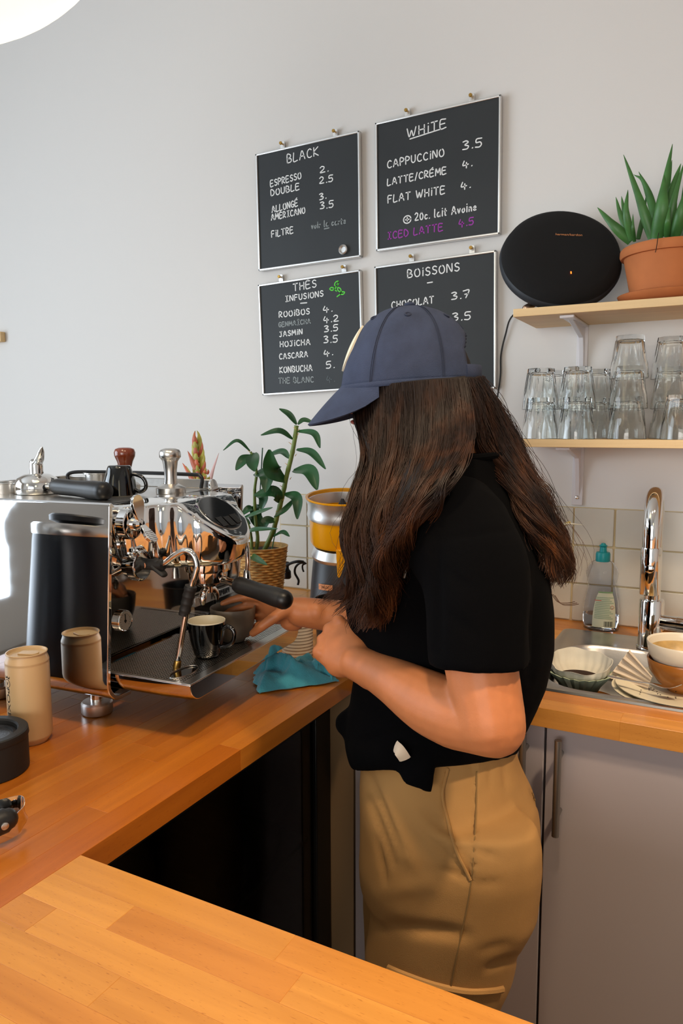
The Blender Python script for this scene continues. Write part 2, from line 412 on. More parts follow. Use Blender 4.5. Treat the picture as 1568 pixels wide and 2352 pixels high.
staves(t, 0, 0, rr, 0, 5, {0: [-.357], 1: [-.56+.03, -.325+.0], 2: [-.60], 3: [-.47, -.05]})
t = thing('worktop', 'beech block worktop under the tiles with the steel sink let into it', 'countertop', (0, 1.6, CT-TH), world=False)
SX0, SX1, SY0, SY1 = -.345, .62, 1.373, 1.824
rows = [(SINKY, SINKY+.046, (-1.40, 1.745)), (SINKY+.046, SY0+.012, (-1.40, 1.745))]
rows += even_rows(SY0+.012, SY1-.012, 9, (-1.40, SX0+.02))
rows += [(a, b, (SX1-.02, 1.745)) for a, b, _ in even_rows(SY0+.012, SY1-.012, 9, 0)]
rows += [(SY1-.012, SY1+.04, (-1.40, 1.745)), (SY1+.04, WALLY-.001, (-1.40, 1.745))]
staves(t, 0, 0, rows, 0, 9)

# ------------------------------------------------------------------ cabinets
def cabinet(x0, x1, hx, label):
    t = thing('base_cabinet', label, 'cabinet', ((x0+x1)/2, 1.6, 0), group='lilac base cabinets under the sink worktop')
    obj('carcass', J(box((x0, 1.322, .1), (x1, 1.322+.018, .72)), box((x0, 1.34, .1), (x0+.018, 1.9, .74)), box((x1-.018, 1.34, .1), (x1, 1.9, .74)), box((x0, 1.34, .1), (x1, 1.9, .118))), M['lilac'], t)
    obj('plinth', box((x0, 1.345, 0), (x1, 1.36, .1)), M['panel'], t)
    d = obj('door', box((x0+.002, 1.30, .105), (x1-.002, 1.319, .872)), M['lilac'], t, bevel=.0012)
    z0, z1 = .684, .862
    obj('handle', J(T(lathe([(.0065, 0), (.0065, z1-z0)], 16), (hx, 1.268, z0)), *[T(sweep([(0, 0, 0), (0, .034, 0)], .005, 10), (hx, 1.268, z)) for z in (z0+.035, z1-.035)]), M['pull'], d)
cabinet(-.66, -.2725, -.3055, 'lilac grey sink cabinet half hidden behind the barista')
cabinet(-.2725, .33, -.2435, 'lilac grey sink cabinet with its long bar handle in full view')
cabinet(.33, .93, .36, 'lilac grey sink cabinet beyond the basin')
cabinet(.93, 1.53, .96, 'lilac grey cabinet at the far end of the sink run')
solo('filler_panel', box((-.745, 1.30, 0), (-.662, 1.32, .873)), M['panel'], 'narrow upright panel closing the gap beside the black bottle cooler', 'panel', (-.69, 1.31, 0), bevel=.001)
# bar front under the near worktop, and end supports
solo('bar_front', box((-.60, .0, 0), (1.7, .02, CT-TH-.001)), M['panel'], 'plain panel under the bar top on the customer side', 'panel', (.5, 0, 0))
# bottle cooler under the machine worktop: glass door towards the aisle
t = thing('bottle_cooler', 'black glass fronted bottle cooler below the espresso machine worktop', 'cooler', (-1.0, .95, 0))
FX = -.716
obj('body', J(box((-1.33, .62, .02), (FX-.02, .635, .862)), box((-1.33, 1.262, .02), (FX-.02, 1.281, .862)), box((-1.33, .62, .847), (FX-.02, 1.281, .862)), box((-1.33, .62, .02), (FX-.02, 1.281, .035)), box((-1.33, .62, .02), (-1.31, 1.277, .862))), M['fridge'], t)
d = obj('door', J(box((FX-.02, .622, .03), (FX, .655, .86)), box((FX-.02, 1.24, .03), (FX, 1.2995, .86)), box((FX-.02, .622, .82), (FX, 1.2995, .86)), box((FX-.02, .622, .03), (FX, 1.2995, .07))), M['fridge'], t, bevel=.002)
M['smoke'] = mat('smoked_glass', (.25, .25, .26), .02, trans=1.0, ior=1.3)
obj('pane', box((FX-.014, .655, .07), (FX-.008, 1.24, .82)), M['smoke'], d)
for z in (.30, .55):
    obj('shelf', box((-1.30, .64, z), (FX-.03, 1.25, z+.008)), M['fridge'], t)
obj('sticker', box((FX, .885, .36), (FX+.001, .945, .43)), mat('sticker', '6d6862', .6), t)
bot = [(0.0001, .004), (.026, .0), (.037, .004), (.037, .20), (.030, .235), (.014, .26), (.0135, .31), (.0001, .311)]
M['bottle'] = mat('dark_bottle', '0a0c08', .12, coat=.4)
first = None
for z in (.309, .559):
    for k in range(5):
        y = .72+k*.105
        m = TM(lathe(bot, 20), [[0, 0, -1], [0, 1, 0], [1, 0, 0]])
        if first is None:
            first = obj('wine_bottle', m, M['bottle']); o = first
        else:
            o = first.copy(); COL.objects.link(o)
        o.location = (FX-.045, y, z+.037)
        tag(o, '%s bottle lying on the %s rack of the black cooler' % (['first', 'second', 'third', 'fourth', 'last'][k]+' dark', 'upper' if z > .4 else 'lower'), 'bottle', 'dark bottles lying in the cooler')

# ================================================================== chalkboards on the back wall
GL = {
'A': [[(0,0),(.3,1),(.62,0)],[(.1,.36),(.52,.38)]], 'B': [[(0,0),(.02,1),(.36,.92),(.42,.74),(.3,.56),(.02,.5),(.4,.44),(.5,.24),(.38,.04),(0,0)]],
'C': [[(.5,.86),(.34,1),(.12,.86),(.02,.5),(.1,.12),(.32,0),(.52,.1)]], 'D': [[(0,0),(.02,1),(.34,.88),(.52,.5),(.36,.1),(0,0)]],
'E': [[(.48,1),(.02,.98),(0,0),(.5,.02)],[(.02,.52),(.4,.54)]], 'F': [[(.48,1),(.02,.97),(0,0)],[(.02,.52),(.38,.54)]],
'G': [[(.5,.86),(.3,1),(.08,.8),(.02,.4),(.14,.06),(.4,.02),(.52,.2),(.52,.42),(.3,.42)]], 'H': [[(0,0),(.02,1)],[(.52,1),(.5,0)],[(.02,.5),(.5,.52)]],
'I': [[(.12,1),(.5,1)],[(.31,1),(.3,0)],[(.1,0),(.52,.02)]], 'J': [[(.1,.96),(.46,1)],[(.32,1),(.34,.2),(.2,0),(.02,.1)]], 'K': [[(.02,1),(0,0)],[(.5,1),(.04,.48),(.52,0)]],
'L': [[(.04,1),(0,0),(.46,.03)]], 'M': [[(0,0),(.08,1),(.34,.35),(.6,1),(.68,0)]], 'N': [[(0,0),(.04,1),(.5,.02),(.54,1)]],
'O': [[(.3,1),(.08,.82),(.01,.45),(.12,.08),(.34,0),(.54,.2),(.56,.6),(.44,.92),(.26,1)]], 'P': [[(0,0),(.02,1),(.4,.92),(.46,.7),(.32,.5),(.02,.46)]],
'R': [[(0,0),(.02,1),(.38,.92),(.44,.72),(.3,.52),(.04,.48),(.5,0)]], 'S': [[(.46,.88),(.26,1),(.06,.84),(.14,.58),(.4,.44),(.46,.2),(.26,0),(.02,.12)]],
'T': [[(0,.98),(.56,1)],[(.28,1),(.26,0)]], 'U': [[(.02,1),(.02,.3),(.2,0),(.42,.1),(.5,.4),(.5,1)]], 'V': [[(0,1),(.26,0),(.5,1)]],
'W': [[(0,1),(.18,0),(.4,.7),(.58,0),(.82,1)]], 'X': [[(0,0),(.5,1)],[(0,1),(.5,0)]], 'i': [[(.1,.72),(.08,0)],[(.09,.96),(.11,1.0)]],
'.': [[(.04,.0),(.08,.04)]], '/': [[(0,-.1),(.3,1.05)]], '2': [[(.02,.8),(.2,1),(.42,.84),(.36,.5),(.02,.04),(.5,.02)]],
'3': [[(.04,.92),(.28,1),(.44,.8),(.18,.54),(.46,.36),(.36,.06),(.02,.04)]], '4': [[(.16,1),(.02,.42),(.52,.4)],[(.36,.7),(.32,-.06)]],
'5': [[(.48,1),(.1,.98),(.06,.58),(.36,.58),(.46,.28),(.3,.02),(.0,.06)]], '7': [[(0,.98),(.48,1),(.2,0)],[(.12,.5),(.42,.52)]],
'0': [[(.25,1),(.02,.6),(.1,.08),(.34,.06),(.46,.5),(.25,1)]], '+': [[(.25,.2),(.25,.8)],[(0,.5),(.5,.5)]], ' ': [],
'a': [[(.38,.55),(.14,.55),(.02,.2),(.18,0),(.36,.2),(.38,.55),(.42,0)]], 'c': [[(.36,.5),(.14,.56),(.02,.24),(.16,0),(.38,.1)]],
'e': [[(.04,.28),(.36,.34),(.26,.56),(.06,.4),(.08,.06),(.38,.06)]], 'l': [[(.08,1.05),(.05,.1),(.16,0)]], 'n': [[(.02,0),(.05,.55)],[(.05,.4),(.24,.56),(.34,.4),(.36,0)]],
'o': [[(.2,.56),(.02,.3),(.14,0),(.36,.16),(.34,.46),(.2,.56)]], 'r': [[(.04,0),(.06,.55)],[(.06,.36),(.28,.56)]], 't': [[(.16,.9),(.12,.1),(.26,0)],[(0,.6),(.32,.62)]],
'v': [[(0,.55),(.16,0),(.34,.55)]], 'd': [[(.34,.5),(.12,.5),(.04,.14),(.2,0),(.36,.3),(.4,1.0),(.38,0)]]}
GL['É'] = GL['E']+[[(.2,1.12),(.4,1.3)]]; GL['Ï'] = GL['I']+[[(.2,1.16),(.22,1.18)],[(.4,1.16),(.42,1.18)]]
def strokes(text):
    x = 0; out = []
    for ch in text:
        g = GL[ch]; wd = max([p[0] for s in g for p in s], default=.3)
        for s in g: out.append(np.array(s, float)+[x, 0])
        x += wd+(.26 if ch not in '. ' else .2)
    return out, max(x-.26, .1)
def ribbon(P, wd, lift):
    "a flat marker stroke in the xz plane of the board, facing -y"
    P = np.asarray(P, float)
    if len(P) > 2: P = catmull(P, 5*len(P))
    d = np.gradient(P, axis=0); d /= np.linalg.norm(d, axis=1)[:, None]+1e-9; n = np.c_[-d[:, 1], d[:, 0]]
    P = np.vstack([P[0]-d[0]*wd*.4, P, P[-1]+d[-1]*wd*.4]); n = np.vstack([n[0], n, n[-1]])
    s = np.full(len(P), wd/2); s[0] *= .5; s[-1] *= .5
    A = P+n*s[:, None]; B = P-n*s[:, None]; k = len(P)
    V = [(a[0], -lift, a[1]) for a in A]+[(b[0], -lift, b[1]) for b in B]
    return np.array(V), [(i, i+1, i+1+k, i+k) for i in range(k-1)]
def zp(x, y): return 570+x/2.5705, 200+y/2.5705
BOARDY = WALLY-.012
def board(name_lines, corners, clips, label, kind=None):
    c = np.array([aty(*zp(*p), BOARDY) for p in corners])           # TL TR BL BR
    ctr = c.mean(0); wd = (np.linalg.norm(c[1]-c[0])+np.linalg.norm(c[3]-c[2]))/2; ht = (np.linalg.norm(c[0]-c[2])+np.linalg.norm(c[1]-c[3]))/2
    ex = c[1]-c[0]; ang = math.atan2(ex[2], ex[0])
    t = thing('chalkboard_menu', label, 'chalkboard', ctr, group='handwritten menu boards', world=False)
    t.rotation_euler = (0, -ang, 0)
    R = np.array([[math.cos(ang), 0, math.sin(ang)], [0, 1, 0], [-math.sin(ang), 0, math.cos(ang)]])
    def loc(p): return R @ (aty(*zp(*p), BOARDY)-ctr)
    hw, hh = wd/2, ht/2
    obj('panel', box((-hw+.003, -.001, -hh+.003), (hw-.003, .006, hh-.003)), M['chalk'], t)
    fr = []
    for a, b in (((-hw, -.005, hh-.006), (hw, .008, hh)), ((-hw, -.005, -hh), (hw, .008, -hh+.006)), ((-hw, -.005, -hh), (-hw+.006, .008, hh)), ((hw-.006, -.005, -hh), (hw, .008, hh))):
        fr.append(box(a, b))
    obj('frame', J(*fr), M['alu'], t, bevel=.0015)
    for p in clips:
        q = loc(p); o = rrect(q[0]-.0075, hh-.012, q[0]+.0075, hh+.022, .006, 4)
        k = obj('hanger', prism(o, .004, .0055, 1), M['alu'], t, bevel=.0004)
        obj('nail', T(TM(lathe([(.0001, -.012), (.0042, -.012), (.005, -.009), (.0025, -.006), (.002, .008), (.0001, .008)], 12), [[1, 0, 0], [0, 0, 1], [0, 1, 0]]), (q[0], .004, hh+.014)), M['brass'], k)
    rg = np.random.default_rng(int(abs(ctr[0]*1000)))
    for tx, a, b, h, col in name_lines:
        pa, pb = loc(a), loc(b); hz = h/2.5705*np.linalg.norm(aty(*zp(a[0], a[1]-10), BOARDY)-aty(*zp(*a), BOARDY))/(10/2.5705)
        d = pb-pa; ln = math.hypot(d[0], d[2]); th = math.atan2(d[2], d[0])
        ms = []
        if isinstance(tx, list): st, W = [np.array(s, float) for s in tx], 1.0
        else: st, W = strokes(tx)
        for s in st:
            s = s.copy(); s[:, 1] += rg.uniform(-.02, .02)
            q = np.c_[s[:, 0]/W*ln, s[:, 1]*hz]; q = np.c_[pa[0]+q[:, 0]*math.cos(th)-q[:, 1]*math.sin(th)*.6, pa[2]+q[:, 0]*math.sin(th)+q[:, 1]*math.cos(th)]
            ms.append(ribbon(q, .0031 if col != 'marker2' else .0024, .0016))
        obj('lettering', J(*ms), M[col], t, smooth=0)
    return t, loc, ctr, R
w_, d_, f_, p_ = 'marker', 'markerdim', 'marker2', 'purple'
DASH = [[(0, 0), (1, 0)]]
bt, bloc, bctr, bR = board([('BLACK', (232, 450), (415, 403), 50, w_), ('ESPRESSO', (134, 590), (313, 540), 36, w_), ('DOUBLE', (136, 645), (302, 605), 36, w_),
    ('2.', (425, 508), (470, 498), 36, w_), ('2.5', (422, 572), (500, 558), 38, w_), ('ALLONGÉ', (142, 742), (293, 702), 36, w_), ('AMERICANO', (138, 787), (336, 745), 34, w_),
    ('3.', (422, 668), (458, 658), 36, w_), ('3.5', (425, 722), (503, 710), 40, w_), ('FiLTRE', (140, 888), (266, 862), 36, w_), ('voir la carte', (375, 838), (575, 805), 34, d_), (DASH, (450, 838), (478, 832), 10, d_)],
    [(48, 398), (662, 258), (62, 1090), (665, 1003)], [(197, 330), (508, 258)], 'black chalk menu board headed BLACK with a round magnet low on it')
q = bloc((565, 962)); wq = bR.T @ q+bctr
solo('magnet', J(T(TM(tube_closed([(.0135, 0), (.0135, .007), (.011, .009), (.009, .007), (.009, 0)], 28), [[1, 0, 0], [0, 0, -1], [0, 1, 0]]), (wq[0], BOARDY-.0012, wq[2])),
     T(TM(lathe([(.0085, 0), (.0085, .003)], 24), [[1, 0, 0], [0, 0, -1], [0, 1, 0]]), (wq[0], BOARDY-.0012, wq[2]))), M['alu'], 'small round clear magnet stuck low on the BLACK menu board', 'magnet', (wq[0], BOARDY, wq[2]))
board([('WHiTE', (940, 298), (1168, 240), 50, w_), (DASH, (955, 308), (1135, 250), 10, w_), ('CAPPUCCiNO', (823, 480), (1155, 408), 42, w_), ('3.5', (1265, 372), (1378, 352), 50, w_),
    ('LATTE/CRÉME', (823, 582), (1168, 512), 38, w_), ('4.', (1268, 482), (1318, 466), 42, w_), ('FLAT WHiTE', (826, 685), (1160, 628), 42, w_), ('4.', (1258, 608), (1308, 594), 42, w_),
    ([(.5+.5*math.cos(a), .5+.5*math.sin(a)) for a in np.linspace(0, 6.3, 12)] and [[(.5+.5*math.cos(a), .5+.5*math.sin(a)) for a in np.linspace(0, 6.3, 12)], [(.5, .25), (.5, .75)], [(.25, .5), (.75, .5)]], (918, 808), (962, 800), 44, w_),
    ('20c. lait Avoine', (985, 790), (1345, 728), 44, w_), ('ICED LATTE', (822, 900), (1148, 847), 40, p_), ('4.5', (1245, 828), (1330, 812), 42, p_)],
    [(750, 215), (1495, 45), (758, 972), (1487, 870)], [(935, 130), (1315, 45)], 'largest and highest black chalk menu board, headed WHITE with a purple line')
t, loc, ctr, R = board([('THÉS', (268, 1205), (402, 1180), 42, w_), ('INFUSiONS', (220, 1268), (443, 1235), 32, w_), (DASH, (310, 1277), (347, 1274), 10, w_), ('ROOiBOS', (184, 1360), (362, 1340), 32, w_), ('4.', (445, 1332), (493, 1325), 36, w_),
    ('GENMAÏCHA', (182, 1417), (368, 1395), 26, d_), ('4.2', (447, 1392), (533, 1382), 36, w_), ('JASMiN', (186, 1475), (320, 1458), 29, w_), ('3.5', (450, 1447), (530, 1438), 36, w_), ('HOJiCHA', (190, 1535), (366, 1520), 31, w_), ('3.5', (447, 1512), (528, 1506), 40, w_),
    ('CASCARA', (186, 1607), (352, 1592), 31, w_), ('4.', (450, 1592), (497, 1582), 36, w_), ('KONBUCHA', (188, 1688), (378, 1675), 34, w_), ('5.', (462, 1663), (506, 1657), 40, w_), ('THE BLANC', (182, 1750), (386, 1742), 31, d_), ('4.', (466, 1745), (508, 1738), 38, f_)],
    [(65, 1168), (672, 1077), (85, 1838), (676, 1765)], [(187, 1112), (560, 1065)], 'lower black chalk board of teas with a green leaf drawing')
def lf(pts): return ribbon([loc(p)[[0, 2]] for p in pts], .0032, .0016)
def leafloop(x0, y0, x1, y1, wd):
    d = np.array([x1-x0, y1-y0], float); n = np.array([-d[1], d[0]])/np.hypot(*d)*wd; a = np.array([x0, y0])
    return [tuple(a+d*f+n*s) for f, s in ((0, 0), (.3, .8), (.65, .9), (1, 0), (.65, -.9), (.3, -.8), (0, 0))]
obj('leaf_drawing', J(lf([(512, 1196), (520, 1180), (535, 1150)]), lf(leafloop(512, 1178, 532, 1146, 10)), lf(leafloop(508, 1192, 482, 1192, 9)), lf([(512, 1196), (522, 1206)]), lf(leafloop(548, 1210, 530, 1184, 9)), lf(leafloop(545, 1222, 570, 1212, 8)), lf([(525, 1238), (545, 1222), (550, 1208)])), M['green'], t, smooth=0)
board([('BOiSSONS', (942, 1128), (1245, 1085), 46, w_), (DASH, (1058, 1157), (1088, 1152), 10, w_), ('CHOCOLAT', (848, 1308), (1095, 1275), 38, w_), ('3.7', (1200, 1257), (1305, 1241), 42, w_), ('3.5', (1205, 1382), (1312, 1372), 45, w_)],
    [(742, 1062), (1470, 962), (764, 1838), (1458, 1757)], [(960, 985), (1317, 943)], 'black chalk menu board headed BOISSONS, partly hidden by the cap')
q = aty(4, 775, WALLY)
solo('coat_hook', prism(rrect(q[0]-.05, q[2]-.0185, q[0]+.022, q[2]+.0185, .003), WALLY-.022, WALLY-.0005, 1), M['pine'], 'small pale wooden peg block on the bare white wall', 'hook', (q[0], WALLY, q[2]), bevel=.002)

# ================================================================== globe pendant
gc = CAMPOS+ray(-260, -560)*.75; GR = .2527
M['globe'] = mat('opal_glass_lit', (1, .95, .86), .25, emit=(1.0, .90, .60), estr=1.35)
gt = thing('pendant_lamp', 'large lit opal globe pendant hanging over the bar corner', 'lamp', gc, group='opal globe pendants along the bar')
obj('globe', T(ellipsoid((0, 0, 0), (GR, GR, GR), 64, 40), gc), M['globe'], gt)
obj('collar', T(lathe([(.05, GR-.012), (.05, GR+.03), (.012, GR+.05)], 24), gc), M['brass'], gt)
obj('cord', sweep([gc+[0, 0, GR+.045], (gc[0], gc[1], 3.1)], .003, 8), M['black'], gt)
for x, y, s in ((.9, -1.3, 'over the tables behind the bar'), (-1.3, -1.5, 'over the tables near the shop window')):  # unseen globe copies added behind the camera to warm the light
    c = copy_thing(gt, 'unseen opal globe pendant added for warm light, %s' % s); c.location = (x, y, gc[2]+.05)

for k, p in enumerate(SPOTS):
    t = thing('ceiling_spotlight', ('white ceiling spotlight above the bar top', 'white ceiling spotlight above the far end of the bar', 'white ceiling spotlight above the espresso machine')[k], 'spotlight', (p[0], p[1], 3.1))
    obj('can', T(tube_closed([(.045, .03), (.05, .03), (.05, .17), (.02, .19), (.02, .16), (.045, .15)], 28), p), M['white'], t)
    obj('stem', T(lathe([(.008, .18), (.008, .30)], 12), p), M['white'], t)
# ================================================================== shelves, brackets and what stands on them
SH1, SH2, SHF, SHX = 1.673, 1.379, 1.70, -.457
def text_mesh(s, size, extr=0.0004, shear=0.0):
    c = bpy.data.curves.new('txt', 'FONT'); c.body = s; c.size = size; c.extrude = extr; c.align_x = 'CENTER'; c.align_y = 'CENTER'; c.shear = shear; c.resolution_u = 3
    o = bpy.data.objects.new('txt', c); COL.objects.link(o)
    me = bpy.data.meshes.new_from_object(o.evaluated_get(bpy.context.evaluated_depsgraph_get()))
    V = np.array([v.co[:] for v in me.vertices]); F = [tuple(p.vertices) for p in me.polygons]
    bpy.data.objects.remove(o); bpy.data.curves.remove(c); bpy.data.meshes.remove(me); return V, F
def bracket(parent, x, ztop, drop):
    a = .0135
    b = obj('bracket', J(box((x-a, WALLY-.006, ztop-drop), (x+a, WALLY-.0005, ztop-.0005)), box((x-a, SHF+.03, ztop-.006), (x+a, WALLY-.001, ztop-.0005)),
        prism([(WALLY-.004, ztop-drop+.012), (WALLY-.004, ztop-.004), (SHF+.05, ztop-.004), (WALLY-.028, ztop-.032), (WALLY-.018, ztop-.06)], x-.006, x+.006, 0),
        prism([(x-a, SHF+.032), (x+a, SHF+.032), (x+a+.003, SHF+.026), (x+a+.002, SHF+.018), (x-a-.002, SHF+.018), (x-a-.003, SHF+.026)], ztop-.007, ztop-.0005, 2)), M['white'], parent, bevel=.0015)
    for z in (ztop-drop+.02, ztop-drop+.073):
        obj('screw', T(TM(lathe([(.0046, 0), (.0042, .002), (.002, .0033), (.0001, .0036)], 14), [[1, 0, 0], [0, 0, -1], [0, 1, 0]]), (x, WALLY-.006, z)), M['steel'], b)
for z, lab in ((SH1, 'upper pine wall shelf carrying the round black speaker'), (SH2, 'lower pine wall shelf crowded with upturned glasses')):
    t = thing('wall_shelf', lab, 'shelf', (.4, WALLY, z-.018))
    obj('board', box((SHX, SHF, z-.018), (1.70, WALLY-.0005, z)), M['pine'], t, smooth=0, bevel=.0012)
    for x in (-.341, .62): bracket(t, x, z-.018, .152)

# speaker
n = np.array([.33, -.79, .51]); n /= np.linalg.norm(n); e1 = np.cross([0, 0, 1], n); e1 /= np.linalg.norm(e1); e2 = np.cross(n, e1)
SPM = np.c_[e1, e2, n]; SPC = aty(1289, 590, 1.792)+np.array([0, 0, .004])
t = thing('speaker', 'round black fabric fronted speaker leaning back on the shelf end', 'speaker', (SPC[0], SPC[1], SH1))
R_ = .136
obj('grille', TM(lathe([(R_-.001, -.018), (R_, -.008), (R_-.006, .006), (R_*.86, .016), (R_*.6, .022), (R_*.3, .0245), (.0001, .0245)], 64), SPM, SPC), M['fabric'], t, smooth=60)
obj('shell', TM(lathe([(.0001, -.075), (R_*.5, -.07), (R_*.85, -.052), (R_+.001, -.03), (R_+.0035, -.02), (R_+.001, -.010), (R_-.004, -.006)], 64), SPM, SPC), M['speakerband'], t, smooth=60)
def onspk(u, v):   # where a sight line meets the grille's middle plane
    d = ray(u, v); p0 = SPC+n*.0248; return CAMPOS+d*((p0-CAMPOS)@n/(d@n))
q = onspk(1306, 539.5); qa, qb = onspk(1276, 539), onspk(1337, 541); ex = (qb-qa)/np.linalg.norm(qb-qa); ey = np.cross(n, ex)
tm = text_mesh('harman/kardon', .0105, .0002); k = np.linalg.norm(qb-qa)/np.ptp(tm[0][:, 0])
obj('lettering', TM((tm[0]*[k, k*.9, 1], tm[1]), np.c_[ex, ey, n], q+n*.0006), M['copper'], t, smooth=0)
obj('power_light', TM(box((-.0012, -.003, 0), (.0012, .003, .001)), SPM, onspk(1311, 626)-n*.0006), M['led'], t)
a = aty(1240, 690, 1.765); b = atz(1207, 708, SH1+.006)
obj('foot', sweep([a+[0, .01, .02], a, b], .008, 12, ends='round'), mat('rose_gold', 'c8a58c', .25, 1.0), t)
obj('foot', box((SPC[0]-.03, 1.80, SH1+.0005), (SPC[0]+.03, 1.85, SH1+.035)), M['black'], t)
P = [aty(1196, 722, 1.905)+[.03, 0, .02], aty(1176, 726, 1.912), aty(1160, 770, 1.915), aty(1150, 815, 1.916), aty(1149, 860, 1.914), aty(1143, 905, 1.914), aty(1128, 990, 1.915), aty(1122, 1150, 1.915), (-.62, 1.905, .96)]
solo('speaker_cable', sweep(catmull(P, 60), .0022, 8), M['rubber'], 'thin black cable hanging down the wall from the speaker', 'cable', P[-1])

# aloe in terracotta
pc = np.array([aty(1538, 640, 1.80)[0], 1.805, SH1])
t = thing('potted_aloe', 'aloe in a terracotta pot and saucer at the end of the upper shelf', 'plant', pc)
obj('saucer', T(tube_closed([(.001, .0008), (.085, .0008), (.105, .014), (.108, .020), (.103, .022), (.098, .019), (.08, .006), (.001, .006)], 48), pc), M['terra'], t)
obj('pot', T(tube_closed([(.001, .007), (.078, .007), (.097, .100), (.103, .1005), (.1055, .106), (.105, .117), (.102, .121), (.098, .119), (.094, .1), (.074, .012), (.001, .012)], 48), pc), M['terra'], t)
obj('soil', T(lathe([(.094, .100), (.094, .106), (.05, .109), (.0001, .11)], 32), pc), M['soil'], t)
def za(x, y): return 1140+x/3.6636, 320+y/3.6636
def taper(P, wd, th, k=14, n=8, up=(0, -1, .15), pw=.75):
    C = catmull(P, k); s = np.linspace(0, 1, k); r = wd*np.clip(1-s**2.2, .02, 1)**pw*(.8+.2*np.sin(PI*np.minimum(s*1.6, 1)))
    return sweep(C, [(x, max(x*th, .0006)) for x in r], n, up=up)
AL = [((1330, 830), (1390, 500), (1480, 40), 90, 1.79), ((1345, 830), (1395, 560), (1410, 300), 112, 1.75), ((1400, 800), (1430, 450), (1475, 175), 70, 1.81), ((1310, 830), (1215, 540), (1068, 130), 80, 1.78), ((1350, 760), (1290, 470), (1195, 272), 58, 1.84),
      ((1330, 700), (1240, 370), (1153, 296), 40, 1.85), ((1130, 860), (980, 720), (848, 573), 82, 1.77), ((1130, 840), (1045, 640), (1003, 485), 52, 1.80), ((1140, 850), (1090, 620), (1105, 425), 62, 1.76), ((1145, 850), (1075, 610), (1050, 478), 46, 1.82),
      ((1160, 860), (1148, 740), (1147, 627), 30, 1.75), ((1190, 840), (1235, 640), (1262, 455), 42, 1.84), ((1390, 800), (1470, 450), (1550, 205), 84, 1.80), ((1420, 820), (1490, 520), (1578, 190), 64, 1.77), ((1450, 820), (1490, 560), (1510, 420), 62, 1.83),
      ((1500, 820), (1550, 600), (1600, 400), 84, 1.76), ((1430, 820), (1440, 690), (1455, 570), 50, 1.74), ((1540, 820), (1640, 560), (1720, 350), 80, 1.80), ((1600, 820), (1700, 640), (1860, 480), 70, 1.83), ((1560, 820), (1590, 480), (1600, 150), 80, 1.84)]
for a, b, c, wd, y in AL:
    pts = [aty(*za(*p), yy) for p, yy in ((a, .5*(y+1.805)), (b, y), (c, y+.01))]
    pts[0][2] = max(pts[0][2], SH1+.100)
    rr = math.hypot(pts[0][0]-pc[0], pts[0][1]-pc[1])
    if rr > .085: pts[0][:2] = pc[:2]+(pts[0][:2]-pc[:2])*.085/rr; pts[0][2] = SH1+.106
    obj('leaf', taper(pts, wd/3.6636/FPX*1.75*.5, .42), M['aloe'], t, smooth=60)
q = aty(1510, 553, 1.695)
obj('dry_root', sweep(catmull([q+[0, .012, .018], q+[0, .001, .008], q+[-.002, .003, -.012], q+[-.004, .004, -.022]], 12), .0008, 5), M['soil'], t)

# tumblers, upside down; facets end in scallops two thirds of the way to the rim
def tumbler():
    n = 72; out = []
    def fac(r, z, amt):
        t_ = np.arange(n)*2*PI/n; s = 2*PI/9; ph = (t_ % s)-s/2
        k = np.cos(s/2)/np.cos(ph); return np.c_[r*(1-amt+amt*k)*np.cos(t_), r*(1-amt+amt*k)*np.sin(t_), np.full(n, z)]
    H = .094; rim, base = .0415, .0305
    for z, f, amt in ((0, 0, 0), (.02, .12, 0), (.034, .25, .12), (.042, .36, .9), (.07, .7, 1), (.088, .93, 1), (.0925, .985, 1), (.094, 1.06, .8)):
        out.append(fac(rim+(base-rim)*f, z, amt))
    out.append(fac(.018, .0936, 0)); out.append(fac(.0005, .0925, 0))
    inn = [ringz(z, r, n=n) for r, z in ((.0005, .085), (.02, .0848), (.0262, .082), (.0278, .078), (.0335, .04), (.0385, .006), (.0392, .0006))]
    rings = out[::-1]; F = []
    V, F = loft(rings, True, False); k = len(V); V2, F2 = loft(inn[::-1], False, True)
    V = np.vstack([V, V2]); F = F+[tuple(i+k for i in f) for f in F2]
    a = len(rings)*n-n
    for j in range(n): F.append((a+j, a+(j+1) % n, k+(j+1) % n, k+j))
    return V, F
ST = [((1239, 1010), 1.752, 2, 'stack nearest the open end of the shelf'), ((1270, 1000), 1.845, 2, 'stack standing behind the one at the open shelf end'), ((1322, 1010), 1.748, 2, 'stack in front of the shelf bracket'),
      ((1366, 1000), 1.85, 2, 'stack tucked against the wall beside the shelf bracket'), ((1438, 1008), 1.785, 3, 'tall stack between the bracket and the last tall stack'), ((1533, 1005), 1.865, 3, 'last tall stack, farthest from the barista'), ((1562, 1010), 1.745, 1, '')]
tumb = None
for (u, v), y, cnt, lab in ST:
    x = aty(u, v, y)[0]
    for k in range(cnt):
        if tumb is None: tumb = obj('tumbler', tumbler(), M['glass'], smooth=25); o = tumb
        else: o = tumb.copy(); COL.objects.link(o)
        o.location = (x+RNG.uniform(-.001, .001)*k, y, SH2+.0004+k*.0675); o.rotation_euler = (0, 0, RNG.uniform(0, 6))
        pos = {2: ['bottom', 'top'], 3: ['bottom', 'middle', 'top'], 1: ['']}[cnt][k]
        tag(o, ('%s upturned faceted tumbler of the %s' % (pos, lab)) if lab else 'single upturned faceted tumbler in front of the last tall stack', 'glass', 'upturned tumblers on the lower shelf')

